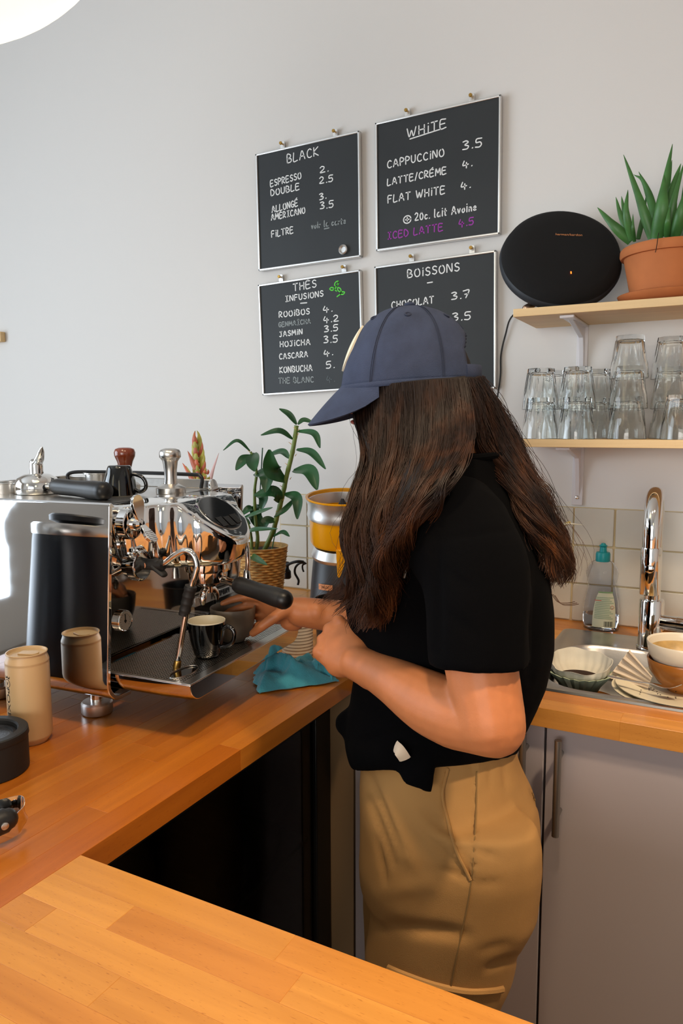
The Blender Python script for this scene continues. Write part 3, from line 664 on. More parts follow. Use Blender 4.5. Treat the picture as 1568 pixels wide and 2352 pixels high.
# ================================================================== sink and what is in it
t = thing('sink', 'inset stainless steel sink full of used coffee ware', 'sink', (.1, 1.6, CT))
def rr3(x0, y0, x1, y1, r, z): p = rrect(x0, y0, x1, y1, r, 8); return np.c_[p, np.full(len(p), z)]
bx0, by0, bx1, by1 = SX0+.035, SY0+.03, .36, 1.715
rings = [rr3(SX0+.02, SY0+.014, SX1-.02, SY1-.014, .02, CT-.010), rr3(SX0, SY0, SX1, SY1, .022, CT+.0005), rr3(SX0+.002, SY0+.002, SX1-.002, SY1-.002, .022, CT+.0045), rr3(SX0+.010, SY0+.010, SX1-.010, SY1-.010, .02, CT+.0045), rr3(SX0+.016, SY0+.016, SX1-.016, SY1-.016, .02, CT+.001),
         rr3(bx0-.008, by0-.008, bx1+.008, by1+.008, .085, CT+.0005), rr3(bx0-.002, by0-.002, bx1+.002, by1+.002, .08, CT+.002), rr3(bx0+.004, by0+.004, bx1-.004, by1-.004, .076, CT-.004), rr3(bx0+.016, by0+.016, bx1-.016, by1-.016, .07, CT-.09), rr3(bx0+.03, by0+.03, bx1-.03, by1-.03, .06, CT-.112), rr3(bx0+.1, by0+.1, bx1-.1, by1-.1, .02, CT-.115)]
obj('basin', loft(rings, False, True), M['steel'], t, smooth=40)
obj('drain', T(lathe([(.035, 0), (.035, .002), (.028, .001), (.0001, .0008)], 32), (0.12, 1.56, CT-.1148)), M['chrome'], t)
SF = CT-.1146
# faucet
fb = atz(1492, 1487, CT+.002)
t = thing('kitchen_tap', 'tall chrome mixer tap with an arched pull-out spout', 'tap', fb)
fx, fy = fb[0], fb[1]
obj('body', T(lathe([(.029, 0), (.029, .004), (.0262, .006), (.0262, .108), (.025, .111), (.016, .112), (.0001, .113)], 40), fb), M['chrome'], t)
dv = np.array([.035, -1.0, 0]); dv /= np.linalg.norm(dv)
p0 = fb+[0, 0, .108]; R0 = .072; P = [p0, p0+[0, 0, .09], p0+[0, 0, .165]]
top = p0+[0, 0, .172]
for a in np.linspace(.2, PI, 12): P.append(top+dv*R0*(1-math.cos(a))+[0, 0, R0*math.sin(a)])
P.append(P[-1]+[0, 0, -.03])
obj('spout', sweep(catmull(P, 60), .0172, 20), M['chrome'], t, smooth=60)
e = P[-1]; hd = obj('spray_head', T(lathe([(.0172, -.098), (.0184, -.096), (.0192, -.002), (.0186, 0), (.012, .001)], 32), e), M['chrome'], t)
obj('button', T(TM(lathe([(.0085, 0), (.0085, .0022), (.007, .003), (.0001, .003)], 24), np.c_[np.cross([0, 0, 1], dv), [0, 0, 1], dv]), e+dv*.0178+[0, 0, -.042]), M['chrome'], hd)
lv = np.array([1.0, -.12, 0]); lv /= np.linalg.norm(lv)
q = fb+[0, 0, .062]
obj('lever', J(sweep([q+lv*.018, q+lv*.055], .0165, 24), sweep([q+lv*.0555, q+lv*.075], .0175, 24), sweep([q+lv*.07, q+lv*.16+[0, 0, .012]], .005, 12, ends='round')), M['chrome'], t)

# washing-up bottle
bb = atz(1377, 1447, CT); bb[1] = 1.862; bb[2] = CT
t = thing('soap_bottle', 'clear washing-up liquid bottle with a teal cap', 'bottle', bb)
def oval(prof, k=.62, n=40): return [ringz(z, r, r*k, n) for r, z in prof]
outp = [(.001, .002), (.030, .0), (.040, .004), (.043, .02), (.0435, .045), (.040, .075), (.0335, .102), (.0325, .115), (.036, .13), (.038, .143), (.035, .156), (.026, .168), (.016, .173)]
inp = [(r-.0011, z+(.0015 if i < 3 else -.0005)) for i, (r, z) in enumerate(outp)][::-1]
inp[-1] = (.001, .0035)
V1, F1 = loft(oval(outp)+oval(inp), True, True)
obj('bottle', T((V1, F1), bb), M['petplastic'], t, smooth=70)
obj('liquid', T(loft(oval([(.001, .0038), (.028, .0025), (.0385, .006), (.0415, .02), (.042, .04), (.001, .0401)])), bb), mat('dish_soap', (.82, .86, .88), .02, trans=1.0, ior=1.33), t)
obj('cap', T(lathe([(.0165, .171), (.017, .173), (.017, .189), (.0155, .193), (.0085, .194), (.0078, .206), (.010, .209), (.006, .212), (.0045, .215), (.0001, .216)], 32), bb), M['teal'], t)
def onbottle(x, z):
    r = np.interp(z, [p[1] for p in outp[2:]], [p[0] for p in outp[2:]]); return (x, -r*.62*math.sqrt(max(0, 1-min(1, (x/r)**2)))-.0006, z)
def patch(x0, x1, z0, z1, nx=12, nz=8, shape=lambda s, t_: (s, t_), lift=0.0):
    g = [[np.array(onbottle(*(lambda a: (x0+(x1-x0)*a[0], z0+(z1-z0)*a[1]))(shape(i/nx, j/nz))))+[0, -lift, 0] for j in range(nz+1)] for i in range(nx+1)]
    return sheet(np.array(g)+bb, .0003)
lb = obj('label', patch(-.016, .036, .012, .100, shape=lambda s, t_: (.5+(s-.5)*(1-.45*t_**3) + .03*t_, t_)), M['label'], t)
obj('band', patch(-.004, .028, .0965, .100, 10, 2, lift=.0006), M['labelg'], lb)
obj('print', J(*[patch(-.011+.002*(k > 8), .031-.004*(k % 3), .034+.0042*k, .0362+.0042*k, 10, 1, lift=.0006) for k in range(13)]), mat('fine_print', '8b9a80', .7), lb)
obj('barcode', J(*[patch(.012+.0028*k, .0132+.0028*k+.0006*(k % 2), .015, .028, 1, 2, lift=.0006) for k in range(7)]), M['ink'], lb)
dd = [[(0, .5), (.5, 1), (1, .5), (.5, 0), (0, .5)]]
obj('hazard_mark', J(*[patch(.024+.0008*0+ax, .024+bx_, .062+az, .062+bz, 4, 4, lift=.0008, shape=sh) for ax, bx_, az, bz, sh in ((0, .009, 0, .0015, lambda s, t_: (s*.5, s*3.2+t_*.6)), (0, .009, 0, .0015, lambda s, t_: (.5+s*.5, 3.2-s*3.2+t_*.6)), (0, .009, 0, .0015, lambda s, t_: (s*.5, -s*3.2+t_*.6)), (0, .009, 0, .0015, lambda s, t_: (.5+s*.5, -3.2+s*3.2+t_*.6)))]), M['red'], lb)
obj('heading', patch(-.012, .004, .0775, .079, 6, 1, lift=.0008), M['red'], lb)

# dripper on an upturned brown bowl
dc = aty(1331, 1541, 1.525); dz = dc[2]
bowlp = [(.001, .0), (.028, .0), (.031, .004), (.045, .018), (.054, .04), (.0555, .056), (.053, .057), (.051, .041), (.043, .021), (.028, .007), (.001, .006)]
solo('bowl', T(tube_closed(bowlp, 40), (dc[0]+.02, dc[1]+.005, SF)), M['stoneware'], 'brown bowl in the sink under the fluted dripper', 'bowl', (dc[0]+.02, dc[1]+.005, SF))
t = thing('coffee_dripper', 'pale green fluted coffee dripper holding a used filter', 'dripper', (dc[0], dc[1], SF+.0575))
def flute(r, z, amp, n=120, m=20):
    a = np.arange(n)*2*PI/n; s = np.abs(((a*m/(2*PI)) % 1)-.5)*4-1; q = r*(1+amp*s); return np.c_[q*np.cos(a), q*np.sin(a), z+np.abs(s)*0+(.0025*s if r > .05 else 0*s)]
z0 = SF+.0578-dz
rg = [flute(.012, z0+.003, .0), flute(.026, z0, .03), flute(.030, z0+.006, .05), flute(.040, z0*.5, .06), flute(.0625, 0, .07), flute(.0595, .0, .07), flute(.037, z0*.5+.003, .06), flute(.025, z0+.009, .03), flute(.012, z0+.008, 0)]
obj('cone', T(loft(rg, False, False), dc), M['celadon'], t, smooth=25)
def ruff(r, z, amp, n=96, m=20, wob=0.0):
    a = np.arange(n)*2*PI/n; s = np.cos(a*m); q = r*(1+amp*s+wob*.5*np.sin(3*a+1)+wob*.4*np.sin(8*a)); return np.c_[q*np.cos(a), q*np.sin(a), z+wob*.14*np.sin(a)+wob*.03*np.sin(3*a+.6)+wob*.02*np.sin(7*a)]
rg = [ruff(.024, z0+.012, .02), ruff(.036, z0*.5+.006, .035), ruff(.0555, .002, .03), ruff(.0575, .012, .012, wob=.03), ruff(.060, .0215, .006, wob=.07), ruff(.0592, .0215, .006, wob=.07), ruff(.0568, .012, .012, wob=.03), ruff(.0546, .002, .03), ruff(.035, z0*.5+.0065, .035), ruff(.023, z0+.0125, .02)]
obj('filter', T(loft(rg, False, True), dc), M['paper'], t, smooth=50)
obj('grounds', T(lathe([(.040, -.022), (.046, -.0135), (.042, -.0115), (.018, -.0135), (.0001, -.013)], 40), dc), M['coffee'], t)

# plates, bowls, napkin, cutlery
pl = aty(1556, 1589, 1.50); pr = [(.001, 0), (.055, 0), (.058, .003), (.10, .011), (.112, .0135), (.113, .0155), (.10, .0145), (.058, .0065), (.001, .006)]
PZ = max(pl[2]-.006, SF+.02)
M['speck'] = mat('cream_plate', 'd8cfb6', .22)
for k, lab in enumerate(('lower cream plate of the pair in the sink', 'upper cream plate in the sink, scattered with crumbs')):
    c_ = (pl[0]-(.006 if k == 0 else 0), pl[1]+.004*k, PZ-.0075+k*.0075)
    tt = thing('plate', lab, 'plate', c_, group='cream plates in the sink')
    obj('dish', T(tube_closed(pr, 56), c_), M['speck'], tt)
    if k: 
        obj('crumbs', J(*[T(ellipsoid((0, 0, 0), (.0016, .0012, .0007), 6, 4), (c_[0]-.04+RNG.uniform(-.03, .05), c_[1]-.055+RNG.uniform(-.02, .03), c_[2]+.0135)) for _ in range(16)]), M['coffee'], tt)['kind'] = 'stuff'
solo('cup', T(tube_closed([(.001, 0), (.05, 0), (.05, PZ-SF-.008), (.046, PZ-SF-.008), (.046, .004), (.001, .004)], 32), (pl[0], pl[1]+.0, SF)), M['stoneware'], 'brown cup hidden under the two plates in the sink', 'cup', (pl[0], pl[1], SF))
bp = [(.001, 0), (.026, 0), (.028, .004), (.045, .016), (.060, .038), (.0645, .060), (.0635, .0625), (.0605, .060), (.056, .038), (.042, .02), (.026, .009), (.001, .008)]
bc = np.array([pl[0]+.006, pl[1]+.012, PZ+.0065])
solo('bowl', T(tube_closed(bp, 48), bc), M['stoneware'], 'glossy brown bowl standing on the cream plates', 'bowl', bc)
bc2 = bc+[0, -.001, .030]
t = thing('bowl', 'white bowl with a coffee stained inside nested in the brown bowl', 'bowl', bc2)
obj('shell', T(tube_closed([(r*1.03, z*1.05) for r, z in bp], 48), bc2), M['ceramic'], t)
obj('coffee_residue', T(lathe([(.030, .0125), (.047, .025), (.059, .043), (.0632, .058), (.0622, .0583), (.058, .0445), (.046, .0265), (.028, .0138), (.0001, .0133)], 48), bc2), mat('milk_coffee', 'b99a62', .4, var=.25, vscale=40), t)
# napkin: a pleated fan of paper
nb = aty(1492, 1568, 1.475); nt_ = aty(1418, 1528, 1.52)
g = []
for i in range(9):
    row = []
    for j in range(25):
        s, f = i/8, j/24-.5
        p = nb*(1-s)+nt_*s
        row.append(p+np.array([.012+.055*s, 0, .02+.03*s])*f*1.5*[.45, 0, 1.0]+np.array([0, -1, .1])*(.006*(.3+s)*math.sin(f*30)+.010*math.sin(2.2*f)))
    g.append(row)
solo('napkin', sheet(g, .0012), M['napkin'], 'crumpled brown paper napkin propped on the plates', 'napkin', nb, smooth=20)
def spoon(L=.13, r=.02):
    s = np.linspace(0, 1, 14); h = [(np.interp(x, [0, .05, .55, .62, .72, .88, 1], [.004, .006, .0025, .004, r*.85, r, .002]), .0012) for x in s]
    P = np.c_[s*L, 0*s, .012*(1-np.minimum(s/.6, 1))**1.5+np.where(s > .6, -.006*np.sin((s-.6)/.4*PI), 0)+.008]
    return sweep(P, h, 10, up=(0, 0, 1))
q = aty(1418, 1583, 1.46)
solo('spoon', T(spoon(.15, .026), (q[0]-.085, q[1]+.01, SF+.055), (0, -.12, -.12)), M['chrome'], 'large steel spoon lying in front of the fluted dripper', 'spoon', (q[0], q[1], SF))
q = aty(1462, 1600, 1.43)
solo('steel_scoop', T(tube_closed([(.001, 0), (.03, 0), (.042, .012), (.044, .022), (.0425, .022), (.040, .013), (.029, .002), (.001, .002)], 40), (q[0], q[1]+.012, SF+.02), (.25, .1, 0), 1.15), M['steel'], 'shallow steel dish lying against the near side of the sink', 'dish', (q[0], q[1], SF))
q = aty(1490, 1578, 1.45)
solo('fork', T(spoon(.13, .010), (q[0]-.07, q[1], PZ+.014), (0, -.16, -.1)), M['chrome'], 'slim steel fork lying across the cream plates below the napkin', 'fork', q)
# peace lily behind the barista
lc = np.array([-.46, 1.845, CT])
t = thing('peace_lily', 'small potted peace lily by the tiles with one white bloom', 'plant', lc)
obj('pot', T(tube_closed([(.001, 0), (.036, 0), (.046, .08), (.043, .08), (.034, .004), (.001, .004)], 32), lc), M['white'], t)
obj('soil', T(lathe([(.042, .066), (.042, .07), (.0001, .072)], 24), lc), M['soil'], t)
fl = aty(1300, 1206, 1.80); fb_ = aty(1276, 1217, 1.82)
obj('stem', sweep(catmull([lc+[.005, 0, .06], lc+[.03, .01, .17], fb_, aty(1288, 1209, 1.80)], 24), .0022, 8), M['cane'], t)
a, b, c = aty(1284, 1210, 1.80), aty(1305, 1203, 1.795), aty(1339, 1206, 1.80)
obj('bloom', taper([a, b, c], .010, .35, 16, 8, up=(0, 0, 1), pw=.9), mat('white_bloom', 'e4e2d0', .5), t)
obj('spadix', sweep([aty(1294, 1206, 1.793), aty(1307, 1200, 1.793)], .0034, 8, ends='round'), mat('pale_yellow', 'd9c27a', .7), t)
for k in range(6):
    a = k*1.05+.3; p = lc+[0, 0, .065]
    obj('leaf', taper([p, p+[.02*math.cos(a), .012*math.sin(a), .10], p+[.10*math.cos(a)*.8, .045*math.sin(a), .13+.02*(k % 2)]], .018, .12, up=(-math.sin(a), math.cos(a), .2)), M['leaf'], t, smooth=60)
# ================================================================== espresso machine, in its own axes: x towards the barista, y along its width, z up
MO = np.array([-.860, .840, CT]); MR = math.radians(5.0)
MRM = np.array([[math.cos(MR), -math.sin(MR), 0], [math.sin(MR), math.cos(MR), 0], [0, 0, 1]])
def ml(p): return MRM.T @ (np.asarray(p)-MO)          # room point -> machine axes
def mw(p): return MO+MRM @ np.asarray(p)
em = thing('espresso_machine', 'polished single group espresso machine on the beech worktop', 'espresso machine', MO, MR, world=False)
W_ = .41
# side panels: flat, rolled under at the bottom
def side(mir):
    pts = [(.006, .3815), (.0015, .380), (0, .376), (0, .30), (0, .2), (0, .092)]+[(.036*(1-math.cos(a)), .086-.036*math.sin(a)) for a in np.linspace(.0, PI/2, 9)]+[(.06, .050)]
    inn = [(y+.008 if i < 6 else .036-.028*math.cos((i-6)/8*PI/2) if i < 15 else y, z if i < 6 and i > 2 else (.3735 if i <= 2 else (.086-.028*math.sin((i-6)/8*PI/2) if i < 15 else z+.008))) for i, (y, z) in enumerate(pts)]
    prof = pts+inn[::-1]
    def X(z, f): return (.006-.020*(.381-z)/.32) if f else -.43
    r0 = np.array([(X(z, 0), (W_-y if mir else y), z) for y, z in prof]); r1 = np.array([(X(z, 1), (W_-y if mir else y), z) for y, z in prof])
    V, F = loft([r0, r1], False, False); n = len(prof); h = n//2
    for q in range(h-1):
        for o_ in (0, n): F.append((q+o_, q+1+o_, n-2-q+o_, n-1-q+o_))
    return V, F
obj('side_panel', side(0), M['mirror'], em, smooth=25, bevel=.0015)
obj('side_panel', side(1), M['mirror'], em, smooth=25, bevel=.0015)
obj('body', J(box((-.42, .009, .255), (-.022, W_-.009, .362)), box((-.42, .01, .060), (-.055, W_-.01, .256))), M['chrome'], em, bevel=.004)
obj('top_plate', J(box((-.425, .008, .362), (-.03, W_-.008, .3665)), box((-.425, W_-.02, .3665), (-.04, W_-.009, .385)), box((-.428, .01, .3665), (-.42, W_-.01, .386)), prism([(-.03, .3665), (-.03, .355), (-.012, .335), (-.012, .330), (-.04, .330), (-.04, .3665)], .009, W_-.009, 1)), M['steel'], em, bevel=.0015)
obj('rail', sweep(catmull([(-.40, W_-.04, .368), (-.40, W_-.04, .392), (-.32, W_-.03, .396), (-.10, W_-.03, .396), (-.06, W_-.03, .392), (-.06, W_-.03, .368)], 40), .004, 8), M['black'], em)
obj('backsplash', box((-.056, .010, .085), (-.047, W_-.010, .256)), M['darksteel'], em)
# drip tray: a boat shaped trough with a perforated lid
def ush(x, y0, y1, zt, zb, r, k=8):
    p = [(y0, zt)]+[(y0+r*(1-math.cos(a)), zb+r*(1-math.sin(a))) for a in np.linspace(0, PI/2, k)]+[(y1-r*(1-math.sin(a)), zb+r*(1-math.cos(a))) for a in np.linspace(0, PI/2, k)]+[(y1, zt)]
    return np.array([(x, a, b) for a, b in p])
ty0, ty1 = .014, W_-.014
dt = obj('drip_tray', loft([ush(-.05, ty0, ty1, .100, .066, .030), ush(.08, ty0, ty1, .100, .066, .030), ush(.124, ty0, ty1, .100, .067, .031), ush(.137, ty0, ty1, .100, .071, .028)]), M['mirror'], em, smooth=30, bevel=.0012)
obj('rim', J(box((.119, ty0, .100), (.137, ty1, .102)), box((-.05, ty0, .100), (.121, ty0+.009, .102)), box((-.05, ty1-.009, .100), (.121, ty1, .102))), M['steel'], dt, bevel=.0008)
obj('grate_shade', box((-.048, ty0+.009, .1001), (.119, ty1-.009, .1004)), M['gloss'], dt)  # black sheet that stands in for shade below the grate holes
def grate():
    V, F = [], []; p = .0052; nx, ny = int(.1675/p), int((ty1-ty0-.018)/p); r = .0017
    for i in range(nx):
        for j in range(ny):
            cx, cy = -.0475+p*(i+.5), ty0+.009+p*(j+.5); k = len(V); h = p/2
            if ((cx-.092)/.016)**2+((cy-.062)/.034)**2 < 1: continue
            for dx, dy in ((-h, -h), (h, -h), (h, h), (-h, h)): V.append((cx+dx, cy+dy, .1013))
            for a in range(8): V.append((cx+r*math.cos(a*PI/4+PI/8), cy+r*math.sin(a*PI/4+PI/8), .1013))
            a_ = [k+4+q for q in range(8)]; c_ = [k, k+1, k+2, k+3]
            F += [(c_[2], c_[3], a_[2], a_[1]), (c_[2], a_[1], a_[0]), (c_[2], a_[0], a_[7], c_[1]), (c_[3], c_[0], a_[4], a_[3]), (c_[3], a_[3], a_[2]), (c_[0], c_[1], a_[6], a_[5]), (c_[0], a_[5], a_[4]), (c_[1], a_[7], a_[6])]
    return np.array(V), F
obj('grate', grate(), M['steel'], dt, smooth=0)
obj('rinse_opening', T((lambda m: (m[0]*[.5, 1.06, 1], m[1]))(torus(.032, .0012, 40, 6)), (.092, .062, .1017)), M['steel'], dt)
# feet
for x, y in ((-.099, .070), (-.099, W_-.07), (-.327, .064), (-.327, W_-.064)):
    f = obj('foot', T(lathe([(.0195, .0), (.0255, .0015), (.0268, .004), (.0268, .0195), (.024, .0225), (.0001, .0235)], 36), (x, y, 0)), M['alu'], em)
    obj('stem', T(lathe([(.0115, .0225), (.0115, .062)], 20), (x, y, 0)), M['chrome'], f)
# fan shaped bonnet over the group
def plan():
    P = []
    key = [(-.022, .040), (.010, .052), (.045, .090), (.080, .122), (.113, .142), (.135, .170), (.142, .205), (.135, .240), (.113, .268), (.080, .288), (.045, .320), (.010, .358), (-.022, .370)]
    C = catmull([(a, b, 0) for a, b in key], 121); D = np.gradient(C, axis=0); D /= np.linalg.norm(D, axis=1)[:, None]
    N = np.c_[D[:, 1], -D[:, 0], 0*D[:, 0]]; s = np.linspace(0, 1, 121); out = []
    for i in range(121):
        q = min(s[i], 1-s[i]); amp = .0040*max(0, 1-abs((q-.165)/.165)**3) if q < .33 else 0
        ph = (q/.33)*6.0; bul = abs(math.sin(PI*ph)); out.append((C[i]+N[i]*(amp*(bul-.55)))[:2])
    return np.array(out)
PL = plan(); ctr = np.array([.055, .205])
def sl(u): return np.minimum(.366, .366-np.maximum(0, u-.066)*.86)
rg = []
for z, sc in ((.254, .74), (.258, .84), (.268, .915), (.285, .96), (.31, .985), (.335, 1.0)):
    q = ctr+(PL-ctr)*[sc, sc]; q[:, 0] = np.where(PL[:, 0] < -.015, -.022, q[:, 0]); zz = np.minimum(z, sl(q[:, 0])-.012*(z/.335)); rg.append(np.c_[q, zz])
for dz, sc in ((-.006, .995), (-.0015, .975), (0, .94), (.0015, .7), (.003, .35), (.0035, .02)):
    q = ctr+(PL-ctr)*sc; q[:, 0] = np.where(PL[:, 0] < -.015, -.022, q[:, 0]); rg.append(np.c_[q, sl(q[:, 0])+dz])
bn = obj('bonnet', loft(rg), M['chrome'], em, smooth=38)
sn = np.array([.86, 0, 1]); sn /= np.linalg.norm(sn); sx = np.array([1, 0, -.86]); sx /= np.linalg.norm(sx); SM = np.c_[sx, [0, 1, 0], sn]
dcn = np.array([.099, .205, .366-(.099-.066)*.86+.0012])
def leafshape(a, b, n=48): 
    t_ = np.arange(n)*2*PI/n; return np.c_[a*np.cos(t_)*(1-.12*np.cos(t_)), b*np.sign(np.sin(t_))*np.abs(np.sin(t_))**.86*(1-.16*np.cos(t_))]
ds = obj('display', TM(prism(leafshape(.040, .047), -.003, .0022), SM, dcn), M['gloss'], bn, bevel=.001)
obj('bezel', TM(J(*[prism(leafshape(.040, .047)*1.04, -.006, .0010)]), SM, dcn), M['satin'], bn)
for k in (-1, 0, 1):
    q = np.array([.018-.002*abs(k), k*.0225, .0022]); o = np.array([(-.011, -.0085), (.011, -.0070), (.011, .0070), (-.011, .0085)])
    obj('button', TM(T(J(prism(o, 0, .0009), *[sweep([(*o[i], .001), (*o[(i+1) % 4], .001)], .00055, 6) for i in (1, 0, 2)]), q), SM, dcn), M['satin'] if 0 else mat('button_edge', '3a3a3a', .2, .6), bn)
tm = text_mesh('E1 prima', .016, .0003)
obj('lettering', TM((tm[0], tm[1]), [[0, -1, 0], [1, 0, 0], [0, 0, 1]], (.045, .205, .3694)), M['steel'], bn, smooth=0)
# group, portafilter
gx, gy = .066, .205
obj('group_head', T(lathe([(.030, .236), (.0405, .237), (.0415, .243), (.0415, .262)], 40), (gx, gy, 0)), M['chrome'], em)
pf = obj('portafilter', T(lathe([(.014, .207), (.020, .209), (.0335, .218), (.0355, .230), (.0355, .2365), (.0325, .237)], 40), (gx, gy, 0)), M['chrome'], em)
hd = np.array([.985, -.10, -.17]); hd /= np.linalg.norm(hd); h0 = np.array([gx, gy, .228])
obj('neck', sweep([h0+hd*.030, h0+hd*.05, h0+hd*.068], [.0085, .007, .0095], 14), M['chrome'], pf)
hs = np.linspace(0, 1, 14); hr = np.interp(hs, [0, .04, .12, .5, .85, .97, 1], [.0125, .0150, .0155, .0148, .0172, .0172, .0165])
obj('handle', sweep([h0+hd*(.064+.098*s) for s in hs], list(hr), 24), M['handle'], pf)
obj('end_cap', sweep([h0+hd*(.162+d) for d in (0, .006, .012, .017, .020)], [.0172, .0170, .0150, .0105, .003], 24), M['black'], pf, smooth=60)
obj('spout', J(sweep([(gx, gy, .209), (gx, gy, .196)], .009, 14), *[sweep(catmull([(gx, gy, .201), (gx, gy+s*.012, .200), (gx+.002, gy+s*.021, .190), (gx+.003, gy+s*.023, .177)], 14), [(.0072, .0062)]*10+[(.0066, .0052), (.006, .0045), (.005, .004), (.0035, .003)], 12) for s in (-1, 1)]), M['chrome'], pf, smooth=60)
# steam side: two knurled knobs, lever paddles, jointed wand
def knurl(R, L, n=72):
    t_ = np.arange(n)*2*PI/n; rr = []
    for z, f, a in ((0, .9, 0), (.0008, 1, 1), (L*.33, 1, -1), (L*.66, 1, 1), (L-.0012, 1, -1), (L, .93, 0), (L+.0008, .86, 0)):
        s = 1+.018*a*np.sign(np.sin(t_*36+.5)); rr.append(np.c_[R*f*s*np.cos(t_), R*f*s*np.sin(t_), np.full(n, z)])
    return loft(rr)
def onlx(u, v, X): c0, d0 = ml(CAMPOS), MRM.T @ ray(u, v); return c0+d0*((X-c0[0])/d0[0])
AX = np.c_[[0, 1, 0], [0, 0, 1], [1, 0, 0]]
k1 = obj('steam_knob', TM(knurl(.0255, .017), AX, (-.018, .052, .338)), M['chrome'], em, smooth=25)
obj('hub', TM(lathe([(.012, 0), (.011, .012), (.007, .016), (.0001, .017)], 20), AX, (0, .052, .338)), M['chrome'], k1)
def paddle(p0, p1, w0, w1, th=.0055, ribs=7):
    p0, p1 = np.array(p0, float), np.array(p1, float); d = (p1-p0); L = np.linalg.norm(d); d /= L
    sd = np.array([0, 1, 0]); nn = np.cross(d, sd)
    o = [(-w0, 0), (w0, 0), (w1, L*.55), (w1, L-w1)]+[(w1*math.cos(a), L-w1+w1*math.sin(a)) for a in np.linspace(0, PI, 12)]+[(-w1, L-w1), (-w1, L*.55)]
    Mx = np.c_[sd, d, nn]; body = TM(prism(o, -th/2, th/2), Mx, p0)
    rb = [TM(box((-w1*.85, L-w1*1.9+.0033*k, th/2-.0005), (w1*.85, L-w1*1.9+.0033*k+.0016, th/2+.0008)), Mx, p0) for k in range(ribs)]
    return J(body, *rb)
obj('lever', J(paddle((.012, .052, .342), (.006, .052, .386), .006, .0135), paddle((.014, .054, .336), (.034, .060, .308), .006, .0115, ribs=6)), M['chrome'], k1, smooth=30, bevel=.0007)
k2 = obj('wand_joint', TM(knurl(.0245, .016), AX, (.004, .058, .273)), M['chrome'], em, smooth=25)
obj('collar', TM(lathe([(.020, -.012), (.020, .001)], 28), AX, (.004, .058, .273)), M['chrome'], k2)
b0 = ml(aty(308, 1291, .915))
obj('ball', ellipsoid(b0, (.0085, .0085, .0085), 18, 12), M['chrome'], k2)
obj('stub', J(sweep([(.019, .058, .273), b0], .006, 12), sweep([b0, ml(aty(256, 1316, .895))], .0042, 12)), M['chrome'], k2)
pw = [ml(aty(u, v, y)) for u, v, y in ((308, 1291, .915), (335, 1298, .915), (372, 1296, .917), (400, 1277, .920), (424, 1265, .924), (443, 1274, .927), (452, 1299, .928), (447, 1325, .927), (440, 1345, .926), (427, 1410, .923), (405, 1536, .918))]
wd = obj('steam_wand', sweep(catmull(pw, 90), .0052, 14, ends='round'), M['chrome'], em, smooth=60)
g0, g1, g2 = ml(aty(338, 1296, .915)), ml(aty(375, 1298, .916)), ml(aty(372, 1312, .916))
obj('grip', J(sweep([g0, (g0+g1)/2, g1], [.0088, .010, .0088], 14), sweep([(g0+g1)/2+[0, 0, -.002], g2+[.004, 0, -.006]], [(.012, .006), (.008, .004)], 12, ends='round'), ellipsoid((g0+g1)/2+[.004, -.002, .006], (.008, .006, .006), 12, 8)), M['rubber'], wd, smooth=60)
s0, s1 = ml(aty(438.5, 1346, .9255)), ml(aty(422, 1412, .923)); L_ = np.linspace(0, 1, 26)
obj('sleeve', sweep([s0+(s1-s0)*t_ for t_ in L_], [.0098+(.0007 if (i % 6) in (2, 3) else 0)-.001*t_ for i, t_ in enumerate(L_)], 20), M['rubber'], wd)
q0, q1 = ml(aty(408, 1520, .9185)), ml(aty(404.5, 1539, .918))
obj('tip', sweep([q0, q0+(q1-q0)*.5, q1], [.006, .0068, .0055], 14, ends='round'), M['brass'], wd)
# far side: second lever and the hot water tap
obj('water_lever', paddle((-.02, .372, .335), (-.028, .372, .388), .007, .0135), M['chrome'], em, smooth=30, bevel=.0007)
tw = [ml(p) for p in (aty(548, 1258, 1.228), aty(557, 1240, 1.228), aty(566, 1250, 1.228), aty(569, 1290, 1.228), aty(567, 1322, 1.228))]
ht = obj('hot_water_tap', sweep(catmull(tw, 30), .0050, 12), M['chrome'], em, smooth=60)
obj('nozzle', sweep([tw[-1]+[0, 0, .012], tw[-1]+[0, 0, -.004], tw[-1]+[0, 0, -.018]], [.006, .0085, .010], 16), M['chrome'], ht)
# gauge, name plate
GP = onlx(280, 1425, -.065)+[.018, 0, -.005]
gg = obj('pressure_gauge', TM(tube_closed([(.0155, 0), (.0190, .0), (.0190, .007), (.0178, .0085), (.0166, .0078), (.0155, .002)], 36), AX, GP), M['chrome'], em)
obj('dial', TM(lathe([(.0168, .002), (.0168, .0070), (.0001, .0071)], 32), AX, GP), M['ceramic'], gg)
obj('needle', J(TM(box((-.0010, -.004, .0074), (.0010, .012, .0080)), AX, GP), TM(lathe([(.0025, .007), (.002, .009)], 12), AX, GP), *[TM(box((.0125*math.cos(a)-.0005, .0125*math.sin(a)-.0005, .0072), (.0125*math.cos(a)+.0005, .0125*math.sin(a)+.0005, .0076)), AX, GP) for a in np.linspace(-.7, 3.84, 14)]), M['canink'], gg)
na, nb_ = onlx(449, 1385, -.050)+[.018, 0, -.005], onlx(526, 1364, -.050)+[.018, 0, -.005]; nz0 = na[2]-.0095; nz1 = na[2]+.0095
npn = obj('name_plate', box((-.044, na[1], nz0), (-.033, nb_[1], nz1)), M['satin'], em, bevel=.001)
tm = text_mesh('PRIMA', .0165, .0005)
obj('lettering', TM(tm, np.c_[[0, 1, 0], [0, 0, 1], [1, 0, 0]], (-.0327, na[1]+(nb_[1]-na[1])*.64, (nz0+nz1)/2)), M['black'], npn, smooth=0)

